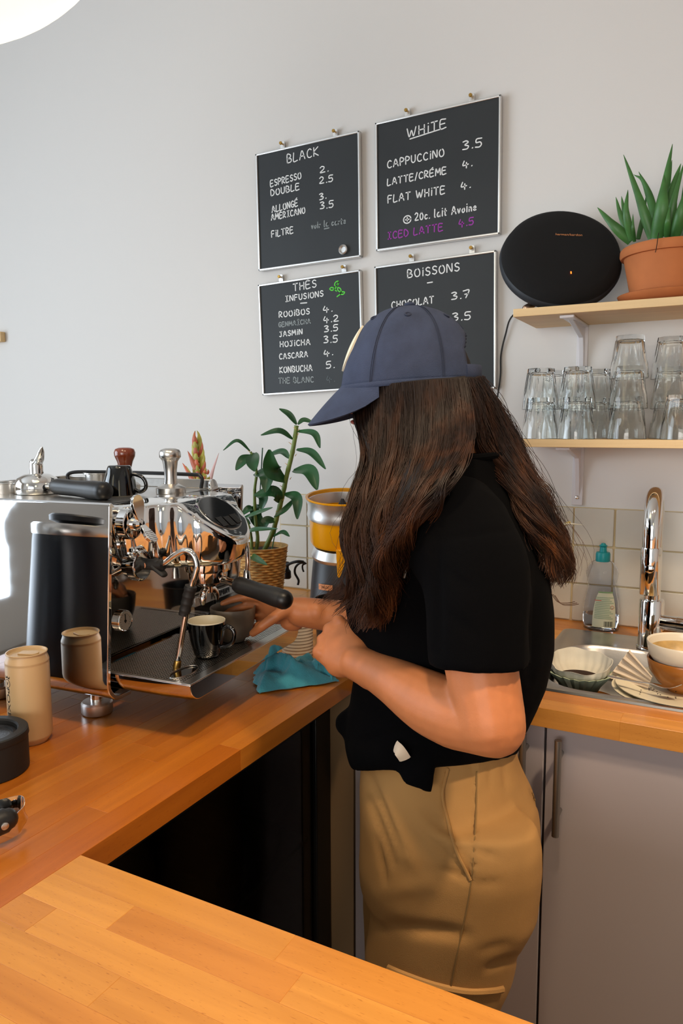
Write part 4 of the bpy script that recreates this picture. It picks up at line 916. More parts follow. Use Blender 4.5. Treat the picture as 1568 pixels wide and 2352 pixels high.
# ------------------------------------------------------------------ on top of the machine
for o in em.children:
    if o.name.split('.')[0] in ('body', 'top_plate', 'rail', 'backsplash', 'bonnet', 'group_head', 'portafilter', 'water_lever', 'pressure_gauge', 'name_plate'): o.location = (-.018, 0, .005)
k1.location = (.010, 0, .005)
ZT = CT+.3717
def onplate(u, v, y, dz=0): q = aty(u, v, y); return np.array([q[0], q[1], ZT+dz])
pc_ = onplate(87, 1140, .985)
t = thing('portafilter', 'spare portafilter lying spout up on the machine top', 'portafilter', pc_)
obj('basket', T(lathe([(.0395, .0), (.0415, .002), (.0415, .012), (.0405, .022), (.0365, .030), (.024, .0375), (.012, .0395), (.0001, .040)], 40), pc_), M['chrome'], t, smooth=50)
obj('spout', T(J(lathe([(.0125, .036), (.0125, .056), (.0115, .063), (.008, .067), (.0001, .068)], 24), sweep(catmull([(-.004, .0, .058), (.010, -.004, .063), (.024, -.010, .073), (.036, -.015, .090)], 20), [(x, y) for x, y in zip(np.interp(np.linspace(0, 1, 20), [0, .5, .85, 1], [.010, .0095, .006, .002]), np.interp(np.linspace(0, 1, 20), [0, .5, .85, 1], [.008, .0075, .005, .002]))], 16, up=(.6, -.2, -.75), ends='round')), pc_), M['chrome'], t, smooth=60)
he = aty(243, 1129, .945); h0_ = pc_+[0, 0, .018]; hv = he-h0_; hl = np.linalg.norm(hv); hv /= hl
obj('neck', sweep([h0_+hv*.034, h0_+hv*.068], [.0075, .008], 14), M['chrome'], t)
obj('handle', sweep([h0_+hv*(.062+(hl-.075)*s) for s in hs], list(hr), 24), M['handle'], t)
obj('end_cap', sweep([h0_+hv*(hl-.013+d) for d in (0, .008, .014, .018, .0205)], [.0172, .0172, .0150, .0105, .003], 24), M['black'], t, smooth=60)
q = onplate(14, 1135, .97)
solo('filter_basket', T(tube_closed([(.030, .0), (.030, .018), (.0345, .019), (.0345, .0205), (.0285, .0205), (.0285, .001)], 40), q), M['steel'], 'shallow steel filter basket beside the upturned portafilter', 'basket', q)
q = onplate(228, 1118, 1.19)
solo('filter_basket', T(tube_closed([(.029, .0), (.029, .024), (.0335, .025), (.0335, .028), (.0275, .028), (.0275, .001)], 40), q), M['steel'], 'steel filter basket on the machine top behind the upturned cup', 'basket', q)
t = thing('cleaning_brush', 'small brush with tan bristles standing by the steel basket', 'brush', q+[.03, .02, 0])
b_ = aty(232, 1100, 1.21)
obj('handle', sweep([(b_[0]+.05, 1.235, ZT+.006), (b_[0]+.01, 1.215, b_[2]-.004)], .005, 10, ends='round'), M['woodknob'], t)
obj('bristles', sweep([(b_[0]+.012, 1.216, b_[2]-.005), aty(226, 1087, 1.20)], [.005, .010], 12), M['wicker'], t)
def espresso_cup(nm, loc, flip, ang, label):
    t = thing(nm, label, 'cup', loc, ang, world=False)
    pr = [(.001, 0), (.019, 0), (.021, .002), (.0225, .006), (.0285, .028), (.0315, .050), (.0325, .0555), (.0315, .0565), (.0300, .055), (.0265, .028), (.019, .008), (.001, .006)]
    f = (lambda m: (m[0]*[1, 1, -1]+[0, 0, .0565], m[1])) if flip else (lambda m: m)
    obj('shell', f(tube_closed(pr[:7]+[(.0312, .0555), (.0275, .028), (.0195, .007), (.001, .0045)], 48)), M['gloss'], t, smooth=50)
    obj('lining', f(tube_closed([(.0316, .0557), (.0313, .0570), (.0298, .0565), (.0258, .029), (.018, .0085), (.001, .0075), (.001, .0055), (.0188, .0072), (.0268, .0285)], 48)), M['cream'], t, smooth=50)
    hp = catmull([(.029, 0, .045), (.040, 0, .050), (.051, 0, .043), (.051, 0, .031), (.043, 0, .021), (.026, 0, .016)], 30)
    obj('handle', f(sweep(hp, (.0036), 12)), M['gloss'], t, smooth=60)
    return t
q = onplate(276, 1138, 1.03); espresso_cup('espresso_cup', q, True, YAW-.15, 'glossy black espresso cup upside down on the machine top')
q = onplate(289, 1118, 1.13)
t = thing('tamper', 'coffee tamper with a varnished wooden knob', 'tamper', q)
obj('knob', T(lathe([(.010, .020), (.0115, .030), (.0125, .045), (.016, .058), (.0205, .068), (.0215, .076), (.019, .083), (.012, .086), (.0001, .0865)], 32), q), M['woodknob'], t, smooth=60)
obj('base', T(lathe([(.028, 0), (.029, .001), (.029, .010), (.024, .014), (.013, .019), (.012, .023), (.0001, .023)], 40), q), M['steel'], t)
q = onplate(393, 1138, 1.10)
t = thing('tamper', 'all steel coffee tamper on the machine top', 'tamper', q)
obj('base', T(lathe([(.0275, 0), (.0285, .001), (.0285, .011), (.0275, .012), (.015, .019), (.0001, .019)], 40), q), M['steel'], t)
obj('grip', T(lathe([(.0135, .019), (.0120, .030), (.0122, .045), (.0145, .062), (.0185, .068), (.0205, .070), (.0205, .079), (.018, .084), (.010, .087), (.0001, .0875)], 36), q), M['steel'], t, smooth=50)

# ------------------------------------------------------------------ on the drip tray
def ontray(u, v): return atz(u, v, CT+.102)
q = ontray(479, 1502); q = ontray(476, 1506); cp = espresso_cup('espresso_cup', q+[0, 0, .0005], False, YAW-.35, 'glossy black espresso cup with cream lining on the drip tray'); cp.scale = (1.04, 1.04, 1.12)
GB = ontray(536, 1470)+[0, 0, .0005]
t = thing('cup', 'grey stoneware cup held under the spout by the barista', 'cup', GB)
obj('shell', T(tube_closed([(.001, 0), (.021, 0), (.023, .003), (.033, .014), (.039, .031), (.0415, .050), (.0425, .0620), (.0415, .0640), (.0397, .0620), (.0385, .050), (.036, .032), (.030, .017), (.02, .008), (.001, .007)], 56), GB), M['greycup'], t, smooth=50)

# ------------------------------------------------------------------ near the viewer on the machine worktop
cb = atz(72, 1699, CT)
t = thing('drink_can', 'beige drink can with black lettering, standing before the machine', 'can', cb)
obj('body', T(lathe([(.0245, .001), (.0262, .0), (.0275, .002), (.0322, .009), (.0330, .012), (.0330, .128), (.0326, .1305), (.0331, .1315), (.0328, .134), (.0300, .142), (.0298, .1445), (.0312, .1455), (.0312, .1468), (.0296, .147), (.0287, .1445), (.0280, .1425), (.012, .1425), (.0001, .1425)], 56), cb), M['can'], t, smooth=40)
tb = [(-.013+.002, -.008), (.010, -.0095)]+[(.010+.0095*math.sin(a), -.0095*math.cos(a)) for a in np.linspace(.3, PI-.3, 8)]+[(.010, .0095), (-.011, .008)]
obj('tab', T(prism(tb, .1427, .1452), cb, (0, 0, YAW-.1)), M['can'], t, bevel=.0005)
tm = text_mesh('POXET', .0205, .0001); tm2 = text_mesh('DI', .010, .0001); tm3 = (np.array([(.011*math.cos(a), .011*math.sin(a), 0) for a in np.linspace(0, 2*PI, 24, endpoint=False)]), [tuple(range(24))])
def wrapcan(m, rotated, z, a0, r=.0332):
    V = np.asarray(m[0]); x, y = V[:, 0], V[:, 1]
    if rotated: x, y = y, -x
    a = a0+x/r; return np.c_[r*np.cos(a), r*np.sin(a), z+y]+cb, m[1]
ac = math.atan2(-cb[1], -cb[0])-1.12
obj('lettering', J(wrapcan((tm[0]*[.95, .62, 1], tm[1]), True, .066, ac), wrapcan((tm2[0], tm2[1]), False, .026, ac+.06)), M['canink'], t, smooth=0)
ring = tube_closed([(.0062, 0), (.0072, 0), (.0072, .0001), (.0062, .0001)], 20)
obj('emblem', J(wrapcan(ring, False, .103, ac), wrapcan(text_mesh('v', .012, .0001), False, .1035, ac), wrapcan(prism([(-.006, .0075), (.006, .0075), (.007, .012), (.003, .009), (0, .0125), (-.003, .009), (-.007, .012)], 0, .0001), False, .103, ac)), M['canink'], t, smooth=0)
kb = atz(-28, 1770, CT)
t = thing('knock_box', 'low round black rubber knock box with a recessed top', 'knock box', kb)
obj('tub', T(lathe([(.054, 0), (.057, .002), (.057, .050), (.0001, .050)], 56), kb), M['rubber'], t)
obj('rim', T(tube_closed([(.0425, .050), (.0575, .050), (.0585, .052), (.0575, .060), (.0555, .0615), (.0445, .0615), (.0425, .059)], 56), kb), M['rubber'], t)
obj('insert', T(lathe([(.042, .0505), (.042, .053), (.037, .0545), (.035, .0515), (.0001, .0525)], 48), kb), mat('black_insert', '26272a', .4, bump=.3, bscale=260), t)
q = atz(8, 1900, CT)
t = thing('can_opener', 'black handled tool with a steel rivet and bent steel strap', 'tool', q)
hp0, hp1 = atz(-75, 1925, CT+.024), atz(12, 1884, CT+.030)
obj('handle', sweep([hp0, hp0+(hp1-hp0)*.5, hp1, hp1+(hp1-hp0)*.08], [(.010, .013), (.011, .015), (.0125, .0155), (.0115, .013)], 24, ends='round'), M['handle'], t, smooth=60)
rv = hp1+(hp1-hp0)*.02; dcam = (CAMPOS-rv); dcam /= np.linalg.norm(dcam); ru = np.cross(dcam, [0, 0, 1]); ru /= np.linalg.norm(ru); rw = np.cross(ru, dcam)
nrm = np.cross((hp1-hp0)/np.linalg.norm(hp1-hp0), [0, 0, 1]); nrm /= np.linalg.norm(nrm); nrm *= np.sign(nrm @ dcam)
obj('rivet', TM(lathe([(.0045, 0), (.0045, .0022), (.003, .003), (.0001, .0032)], 20), np.c_[np.cross([0, 0, 1], nrm), [0, 0, 1], nrm], rv-(hp1-hp0)*.12+nrm*.0112), M['satin'], t)
sp = catmull([atz(-70, 1868, CT+.034), atz(0, 1858, CT+.036), atz(44, 1848, CT+.036), atz(56, 1858, CT+.033), atz(50, 1878, CT+.026), atz(30, 1900, CT+.020), atz(-20, 1925, CT+.012)], 40)
obj('strap', sweep(sp, [(.0008, .0125)]*40, 10, up=(0, 0, 1)), M['chrome'], t, smooth=60)
# tall black canister standing out of the frame: seen in the polished side panel
PN = MRM @ np.array([0, -1, 0])
vv = CAMPOS+ray(188, 1400)*1.50; vv[2] = CT; rc = vv-2*((vv-MO) @ PN)*PN; rc[2] = CT
t = thing('coffee_grinder', 'tall dark cylinder of a coffee grinder, mirrored in the machine side panel', 'grinder', rc)
obj('housing', T(lathe([(.108, 0), (.112, .004), (.109, .05), (.083, .315)], 56), rc), mat('navy_enamel', '1b2029', .35), t)
obj('collar', T(lathe([(.084, .315), (.085, .317), (.085, .348), (.081, .354), (.0001, .355)], 56), rc), M['steel'], t)
obj('hopper', T(lathe([(.030, .354), (.052, .366), (.053, .384), (.048, .390), (.0001, .391)], 40), rc), M['juicegrey'], t)
# ================================================================== plants and juicer at the back
def z5(x, y): return 400+x/3.7333, 920+y/3.7333
OY = 1.63
ob = atz(598, 1398, CT); ob = np.array([aty(598, 1262, OY)[0], OY, CT])
t = thing('potted_orchid', 'orchid with thick canes and arching leaves in a woven basket', 'plant', ob)
n = 64; rr = []
for k in range(73):
    z = .004+k*.0024; r = .052+.020*(k/72); a = np.arange(n)*2*PI/n
    q = r+.0016*np.sin(a*14+(k//3 % 2)*PI)+.0024*math.sin(k*2*PI/3); rr.append(np.c_[q*np.cos(a), q*np.sin(a), np.full(n, z)])
q = .0745; rr.append(np.c_[q*np.cos(a), q*np.sin(a), np.full(n, .181)]); rr.append(np.c_[.067*np.cos(a), .067*np.sin(a), np.full(n, .181)]); rr.append(np.c_[.064*np.cos(a), .064*np.sin(a), np.full(n, .165)])
obj('basket', T(loft(rr, True, False), ob), M['wicker'], t, smooth=80)
obj('bark', T(lathe([(.066, .160), (.064, .168), (.03, .172), (.0001, .172)], 32), ob), M['soil'], t)
def P5(pts, y): return [aty(*z5(*p), y+dy) for p, dy in pts]
def cane(pts, r0, r1, dy=0.0):
    P = [aty(*z5(*p), OY+dy) for p in pts]; C = catmull(P, 60); s = np.linspace(0, 1, 60)
    return sweep(C, [(r0+(r1-r0)*x)*(1+.14*max(0, math.cos(x*2*PI*9))**6) for x in s], 12)
obj('cane', cane([(760, 1300), (800, 1225), (850, 1110), (885, 980), (925, 830), (965, 640), (1005, 480), (1035, 320), (1048, 215)], .0066, .0055), M['cane'], t, smooth=60)
obj('cane', cane([(700, 1300), (715, 1180), (700, 1060), (690, 900), (690, 760), (705, 620), (680, 500), (655, 440)], .0052, .003, -.01), M['cane'], t, smooth=60)
obj('cane', cane([(665, 1300), (660, 1180), (640, 1080), (600, 1000)], .0045, .003, -.02), M['cane'], t, smooth=60)
obj('stake', sweep([aty(*z5(705, 1310), OY+.012), aty(*z5(757, 405), OY+.012)], .0016, 8), mat('green_stake', '1f4a33', .5), t)
obj('stake', sweep([aty(*z5(835, 1290), OY-.012), aty(*z5(880, 1060), OY+.004)], .0016, 8), M['leaf'], t)
pts = []
for x, y, s in ((1030, 240, -1), (1070, 290, 1), (990, 370, -1), (1050, 470, 1), (960, 550, -1), (1005, 670, 1), (915, 740, -1), (945, 850, 1), (880, 960, -1), (640, 440, -1), (1075, 255, 1)):
    p = aty(*z5(x-s*14, y+6), OY-.004); pts.append(sweep([p, p+np.array([.004*s, -.002, .004]), p+np.array([.0075*s, -.003, .006])], [.0011, .0008, .0003], 5))
obj('old_bloom_stubs', J(*pts), M['wicker'], t)['kind'] = 'stuff'
LV = [((1050, 205), (985, 120), (900, 70), 52, -.01), ((1060, 205), (1110, 168), (1195, 190), 46, .01), ((1015, 330), (900, 262), (742, 297), 56, -.03), ((1050, 262), (1200, 285), (1250, 407), 58, -.02), ((1050, 420), (1180, 450), (1297, 587), 66, -.03),
      ((985, 495), (920, 440), (780, 480), 66, .03), ((950, 690), (845, 600), (815, 420), 150, -.04), ((1020, 602), (1160, 610), (1225, 765), 118, -.035), ((905, 870), (850, 785), (685, 812), 110, -.03), ((950, 800), (1050, 840), (1055, 1017), 92, -.03),
      ((1030, 845), (950, 935), (855, 1000), 52, -.04), ((650, 432), (540, 345), (420, 427), 34, -.02), ((660, 470), (600, 510), (528, 597), 100, -.03), ((690, 450), (675, 520), (690, 607), 118, -.04), ((690, 628), (790, 640), (783, 787), 130, -.035),
      ((700, 805), (765, 830), (745, 940), 84, -.02), ((575, 1015), (700, 970), (842, 918), 52, -.05), ((690, 935), (640, 930), (580, 980), 70, -.02), ((745, 1112), (700, 1010), (640, 985), 110, .0), ((870, 1030), (790, 1035), (765, 1112), 84, -.02),
      ((850, 1165), (930, 1130), (988, 1165), 44, -.03), ((590, 1155), (680, 1110), (885, 1100), 48, -.05), ((525, 750), (545, 840), (530, 930), 60, -.02), ((590, 1290), (690, 1350), (795, 1410), 60, -.09), ((600, 1050), (560, 980), (520, 930), 70, -.01), ((650, 1060), (600, 1030), (560, 1050), 60, .01), ((735, 900), (700, 960), (745, 1100), 100, .0)]
for a, b, c, wd, dy in LV:
    pts = P5([(a, 0), (b, dy), (c, dy*1.6)], OY); C = catmull(pts, 18); s = np.linspace(0, 1, 18)
    wv = wd/3.7333/FPX*1.95*.5*np.sin(PI*np.clip(s*.93+.05, 0, 1))**.75
    Tn = np.gradient(C, axis=0); Tn /= np.linalg.norm(Tn, axis=1)[:, None]; vw = C-CAMPOS; vw /= np.linalg.norm(vw, axis=1)[:, None]
    side_ = np.cross(Tn, np.array([.25, -.75, .62])); side_ /= np.linalg.norm(side_, axis=1)[:, None]; nn = np.cross(side_, Tn)
    g = np.array([C[i]+np.outer(np.linspace(-1, 1, 7), side_[i])*wv[i]+np.outer(np.abs(np.linspace(-1, 1, 7))**1.3*.30*wv[i], nn[i]) for i in range(18)])
    obj('leaf', sheet(g, .0011), M['leaf'], t, smooth=80)
# bromeliad
BY = 1.58; bq = aty(*z5(225, 760), BY); bq = np.array([bq[0], BY, CT])
t = thing('potted_bromeliad', 'bromeliad with red and yellow bract spikes behind the machine', 'plant', bq)
obj('pot', T(tube_closed([(.001, 0), (.045, 0), (.058, .10), (.054, .10), (.042, .005), (.001, .005)], 32), bq), M['terra'], t)
obj('soil', T(lathe([(.054, .088), (.054, .092), (.0001, .094)], 24), bq), M['soil'], t)
obj('stem', J(*[sweep(catmull([bq+[dx*.2, 0, .09], aty(*z5(x0, y0), BY)], 8), .005, 8) for dx, x0, y0 in ((.0, 225, 740), (.02, 262, 740), (-.02, 185, 735))]), M['cane'], t)
def spike(base, tip, half, rows, red, dy=0):
    B, E_ = aty(*z5(*base), BY+dy), aty(*z5(*tip), BY+dy); ax = E_-B; L = np.linalg.norm(ax); ax /= L; sd = np.cross(ax, [0, -1, 0]); sd /= np.linalg.norm(sd); fr = np.cross(sd, ax)
    W = half/3.7333/FPX*1.95
    for i in range(rows):
        f = .18+.74*i/(rows-1)
        for s in (-1, 1):
            w_i = W*math.sin(PI*min(1, .25+.72*f))**.6
            p0 = B+ax*L*(f-.17); p1 = B+ax*L*(f-.02)+sd*s*w_i*.85; p2 = B+ax*L*(f+.09)+sd*s*w_i*(1.0 if f < .85 else .3)
            obj('bract', taper([p0, p1, p2], .0075*(W/.02)**.6, .38, 9, 7, up=tuple(fr), pw=.8), M['bromel'] if (i+(s > 0)) % 3 else M['bromel2'], t, smooth=60)
        q0 = B+ax*L*(f-.14)+fr*.006; obj('bract', taper([q0, q0+ax*L*.10+fr*.004, q0+ax*L*.22], .008*(W/.02)**.6, .4, 9, 7, up=tuple(fr), pw=.8), M['bromel2'] if (i % 2 or red) else M['bromel'], t, smooth=60)
spike((228, 740), (188, 262), 68, 8, False)
spike((268, 740), (282, 590), 36, 3, True, -.02)
for b0_, b1_, b2_, w_b, m_b in (((195, 740), (135, 640), (70, 535), .0095, 'bromel2'), ((200, 735), (150, 650), (100, 560), .007, 'bromel'), ((185, 590), (150, 510), (115, 432), .0085, 'bromel2')):
    obj('bract', taper([aty(*z5(*q_), BY-.01) for q_ in (b0_, b1_, b2_)], w_b, .4, 12, 8), M[m_b], t, smooth=60)
obj('bract', taper([aty(*z5(300, 720), BY), aty(*z5(330, 600), BY), aty(*z5(382, 450), BY)], .0065, .35, 10, 7), mat('pink_bract', 'cfa6a0', .6), t, smooth=60)

# citrus press
jc = np.array([aty(786, 1135, 1.70)[0], 1.70, CT]); jz = lambda v: aty(786, v, 1.70)[2]-CT
t = thing('citrus_press', 'yellow and charcoal electric citrus press partly behind her hair', 'juicer', jc)
obj('base', T(lathe([(.108, 0), (.110, .004), (.108, .012), (.092, .022), (.088, .03), (.084, .085), (.078, .150), (.076, .156), (.0001, .156)], 48), jc), M['juicegrey'], t)
obj('collar', T(lathe([(.077, .155), (.079, .157), (.082, .166), (.074, .188), (.0001, .189)], 48), jc), M['alu'], t)
obj('bowl', T(tube_closed([(.02, .187), (.055, .187), (.080, .196), (.0845, .204), (.086, .268), (.087, .275), (.0845, .275), (.082, .206), (.05, .195), (.02, .195)], 56), jc), M['yellow'], t)
obj('band', T(tube_closed([(.0862, .264), (.0905, .267), (.0925, .275), (.0905, .285), (.0905, .302), (.0935, .311), (.0955, .318), (.0935, .319), (.088, .312), (.0875, .302), (.087, .275)], 56), jc), M['alu'], t)
obj('rim', T(tube_closed([(.090, .3185), (.0955, .3185), (.0960, .3215), (.0925, .3225), (.0890, .321), (.0865, .27), (.085, .262), (.0865, .262), (.0885, .31)], 56), jc), M['yellow'], t)
g = []
for k in range(11):
    z = .19+.125*k/10; a = np.arange(60)*2*PI/60; r = .032*math.cos(k/10*PI/2*.96)**.8; q = r*(1+.10*np.cos(a*8)); g.append(np.c_[q*np.cos(a), q*np.sin(a), np.full(60, z)])
obj('reamer', T(loft(g), jc), M['black'], t, smooth=60)
sv = np.array([.28, -.96, 0])
obj('spout', T(prism([(-.014, .205), (.014, .205), (.017, .135), (.006, .128), (-.010, .132)], 0, .012, 1), jc+sv*.083+[0.018, -.006, 0], (0, 0, .28)), M['yellow'], t, bevel=.002)
a0 = -PI/2-.05
pl_ = [(jc[0]+.0875*math.cos(a), jc[1]+.0875*math.sin(a)) for a in np.linspace(a0-.24, a0+.24, 9)]
obj('badge', sheet([[(x, y, CT+z) for z in (.083, .098)] for x, y in pl_], .001), M['copper'], t)
tm = text_mesh('NUX', .010, .0002); r_ = .0885; aa = a0+tm[0][:, 0]/r_
obj('lettering', (np.c_[jc[0]+r_*np.cos(aa), jc[1]+r_*np.sin(aa), CT+.0905+tm[0][:, 1]], tm[1]), M['canink'], t, smooth=0)
td = np.array([.46, -.88, 0]); ta = math.radians(8); tk = np.cross(td, [0, 0, 1]); tk = -tk/np.linalg.norm(tk)
TLT = np.array(Matrix.Rotation(ta, 3, Vector(tk)))
for o in t.children:
    if o.name.split('.')[0] in ('collar', 'bowl', 'band', 'rim', 'reamer', 'spout'):
        a_ = np.array([v.co[:] for v in o.data.vertices])-[0, 0, .15]; o.data.vertices.foreach_set('co', (a_ @ TLT.T+[0, 0, .15]).ravel()); o.data.update()
def cable(pts, label, r=.003, plug=None):
    P = [np.array(aty(*z5(x, y), yy)) for x, y, yy in pts]; P[0][2] = max(P[0][2], CT+.004)
    t = thing('power_cable', label, 'cable', P[0])
    obj('cord', sweep(catmull(P, 60), r, 8), M['rubber'], t)
    if plug is not None:
        q = P[plug]; obj('plug', J(T(lathe([(.004, .03), (.006, .012), (.011, .006), (.012, -.012), (.009, -.016), (.0001, -.016)], 16), q)), M['black'], t)
cable([(800, 1500, 1.80), (830, 1440, 1.80), (890, 1390, 1.79), (960, 1385, 1.79), (985, 1400, 1.79), (965, 1440, 1.79), (968, 1480, 1.785)], 'black power cable with a plug hanging beside the woven basket', .0026, 6)
cable([(850, 1560, 1.78), (885, 1510, 1.775), (940, 1430, 1.77), (1000, 1395, 1.77), (1060, 1380, 1.77), (1110, 1385, 1.78)], 'thickest black cable arching up behind the citrus press', .0042)
cable([(1060, 1580, 1.80), (1065, 1540, 1.80), (1035, 1480, 1.80), (1040, 1430, 1.80), (1075, 1395, 1.80), (1120, 1390, 1.80)], 'black cable looping close beside the citrus press base', .0034)
cable([(1110, 1470, 1.81), (1100, 1440, 1.81), (1102, 1410, 1.81), (1130, 1395, 1.81)], 'short black cable end tucked against the citrus press', .0026)
# knock bin, paper lids and cloth between the machine and the barista
q = atz(752, 1506, CT); q[:2] += [-.01, .07]
solo('waste_bin', T(tube_closed([(.001, 0), (.048, 0), (.056, .11), (.058, .112), (.054, .112), (.046, .004), (.001, .004)], 40), q), M['black'], 'black countertop bin below the citrus press', 'bin', q)
q = np.array([aty(683, 1470, 1.345)[0], 1.345, CT])
solo('paper_lids', T(tube_closed(sum([[(.033, .004+.007*k), (.0345, .006+.007*k), (.033, .009+.007*k)] for k in range(10)], [])+[(.030, .078), (.028, .01)], 36), q), M['napkin'], 'short stack of ribbed beige paper lids behind the drip tray', 'lids', q)
cc = np.array([-.755, 1.235, CT])
def cloth(c, sx, sy, zt, seed, rot):
    g = []; cr, sr = math.cos(rot), math.sin(rot)
    for i in range(40):
        row = []
        for j in range(40):
            s, f = i/39*2-1, j/39*2-1; q = Vector((s*.9+seed, f*.9, seed*.37))
            n1, n2, n3 = mnoise.fractal(q, .9, 2.0, 3), mnoise.fractal(q+Vector((5, 3, 1)), .9, 2.0, 3), mnoise.fractal(q+Vector((9, 1, 4)), .9, 2.0, 3)
            e = max(abs(s), abs(f)); h = (1-e**3)
            x, y = s*sx*(1+.22*n1), f*sy*(1+.22*n2)
            rdg = 1-abs(math.sin(2.3*s+1.3*f+1.6*n3+seed)); z = CT+.003+h*zt*(.50+.55*rdg)+.010*h*n3
            x += .018*h*n2+.010*n3; y += .018*h*n1
            row.append((c[0]+x*cr-y*sr, c[1]+x*sr+y*cr, max(z, CT+.0025)))
        g.append(row)
    return sheet(g, .0035)
t = thing('cleaning_cloth', 'crumpled teal microfibre cloth at the end of the drip tray', 'cloth', (-.735, 1.235, CT))
obj('fold', cloth((-.752, 1.205), .070, .058, .050, 3.3, .9), M['tealcloth'], t, smooth=80)
obj('fold', cloth((-.722, 1.240), .045, .036, .042, 8.2, .4), M['tealcloth'], t, smooth=80)
# ================================================================== the barista
from mathutils.bvhtree import BVHTree
PY = 1.09
person = thing('person', 'barista in navy cap, black tee and khaki trousers reaching for a grey cup', 'person', (-.39, PY, 0))
def px(p):
    q = np.asarray(p, float)-CAMPOS; z = q @ _F; return np.c_[784+FPX*(q @ _R)/z, 1176-FPX*(q @ _U)/z] if q.ndim > 1 else np.array([784+FPX*(q @ _R)/z, 1176-FPX*(q @ _U)/z])
def hand(W, d, t_, n_, curls, thumb, sc=1.0, spread=(.10, .03, -.04, -.12)):
    "palm, four fingers and a thumb as overlapping tapered shapes: d to the fingers, t_ to the thumb side, n_ out of the back"
    L_ = lambda x, y, z: np.asarray(W)+(d*x+t_*y+n_*z)*sc
    ms = [sweep([L_(x, 0, z) for x, z in ((-.025, .0), (0, 0), (.025, .001), (.05, .002), (.072, .001), (.087, -.002))], [(a*sc, b*sc) for a, b in ((.026, .021), (.0275, .020), (.034, .0175), (.0395, .0155), (.041, .0135), (.037, .010))], 16, up=n_, ends='round')]
    ms.append(ellipsoid(L_(.030, .022, -.010), np.array([.024, .022, .018])*sc, 14, 10))
    ms.append(ellipsoid(L_(.035, -.024, -.009), np.array([.026, .018, .016])*sc, 14, 10))
    for k, (y, ln) in enumerate(((.0295, (.043, .026, .021)), (.0100, (.047, .029, .022)), (-.0095, (.043, .027, .021)), (-.028, (.034, .021, .018)))):
        bx_ = (.083, .087, .083, .075)[k]; p = L_(bx_-.012, y, .001); pts = [p]; a = 0; dd_ = d*math.cos(spread[k])+t_*math.sin(spread[k])
        p = L_(bx_, y, .001); pts.append(p)
        ms.append(ellipsoid(L_(bx_-.001, y, .0085), np.array([.0120, .0098, .0115])*sc, 12, 8))
        for c_, l_ in zip(curls[k], ln):
            a += c_; v = dd_*math.cos(a)-n_*math.sin(a); pts.append(pts[-1]+v*l_*sc)
        r = [.0094, .0096, .0086, .0078, .0064]
        for i in range(len(pts)-1): ms.append(sweep([pts[i], pts[i+1]], [r[i]*sc, r[i+1]*sc], 10, ends='round'))
    p = L_(.012, .022, -.006); pts = [p]
    for v, l_ in thumb:
        v = d*v[0]+t_*v[1]+n_*v[2]; v /= np.linalg.norm(v); pts.append(pts[-1]+v*l_*sc)
    r = [.0135, .0115, .0100, .0080]
    for i in range(len(pts)-1): ms.append(sweep([pts[i], pts[i+1]], [r[i]*sc, r[i+1]*sc], 12, ends='round'))
    return ms
def nrm_(v): v = np.asarray(v, float); return v/np.linalg.norm(v)
HRA = math.radians(20); HCX = np.array([-.452, PY, 0])
def hrot(v): v = np.asarray(v, float); c, s = math.cos(HRA), math.sin(HRA); return np.stack([v[..., 0]*c-v[..., 1]*s, v[..., 0]*s+v[..., 1]*c, v[..., 2]], -1)
def habout(v): return HCX+hrot(np.asarray(v, float)-HCX)
B = []
# head looking down at the tray
HC = np.array([-.452, PY, 1.493])
B += [ellipsoid(HC-[.004, 0, .004], (.088, .070, .090), 28, 18), ellipsoid((-.487, PY, 1.445), (.058, .060, .062), 22, 14), ellipsoid((-.505, PY, 1.400), (.030, .036, .028), 18, 12), ellipsoid((-.470, PY, 1.415), (.045, .050, .030), 18, 12)]
B += [sweep([(-.540, PY, 1.468), (-.549, PY, 1.450), (-.553, PY, 1.438)], [.007, .009, .0105], 10, ends='round'), ellipsoid((-.545, PY-.009, 1.436), (.006, .006, .005), 10, 8), ellipsoid((-.545, PY+.009, 1.436), (.006, .006, .005), 10, 8)]
B += [ellipsoid((-.538, PY, 1.420), (.007, .019, .0045), 14, 8), ellipsoid((-.535, PY, 1.410), (.007, .017, .005), 14, 8), ellipsoid((-.527, PY, 1.478), (.012, .045, .007), 14, 8)]
for s in (-1, 1): B.append(ellipsoid((-.445, PY+s*.074, 1.455), (.016, .006, .028), 14, 10))
B = [(habout(V_), F_) for V_, F_ in B]
B.append(sweep([(-.360, PY, 1.30), (-.370, PY, 1.375), (-.415, PY, 1.43), (-.43, PY, 1.46)], [(.048, .052), (.049, .052), (.052, .054), (.050, .055)], 20, ends='round'))
# trunk, hips, legs
def ell(z, xc, a, b, yc=PY, n=40): t_ = np.arange(n)*2*PI/n; return np.c_[xc+a*np.cos(t_), yc+b*np.sin(t_), np.full(n, z)]
B.append(loft([ell(z, x, a, b) for z, x, a, b in ((.78, -.375, .10, .12), (.90, -.385, .09, .11), (1.02, -.38, .09, .11), (1.14, -.375, .085, .12), (1.22, -.365, .070, .13), (1.275, -.362, .045, .12), (1.30, -.360, .040, .08))]))
for s in (-1, 1):
    B.append(sweep([(-.375, PY+s*.07, .80), (-.37, PY+s*.085, .62), (-.395, PY+s*.085, .46), (-.375, PY+s*.085, .30), (-.375, PY+s*.085, .07)], [.075, .068, .050, .048, .034], 18, ends='round'))
    B.append(sweep([(-.365, PY+s*.085, .05), (-.43, PY+s*.09, .035), (-.50, PY+s*.095, .028)], [(.03, .03), (.038, .026), (.03, .018)], 14, ends='round'))
    B.append(ellipsoid((-.345, PY+s*.148, 1.264), (.038, .04, .036), 16, 12))
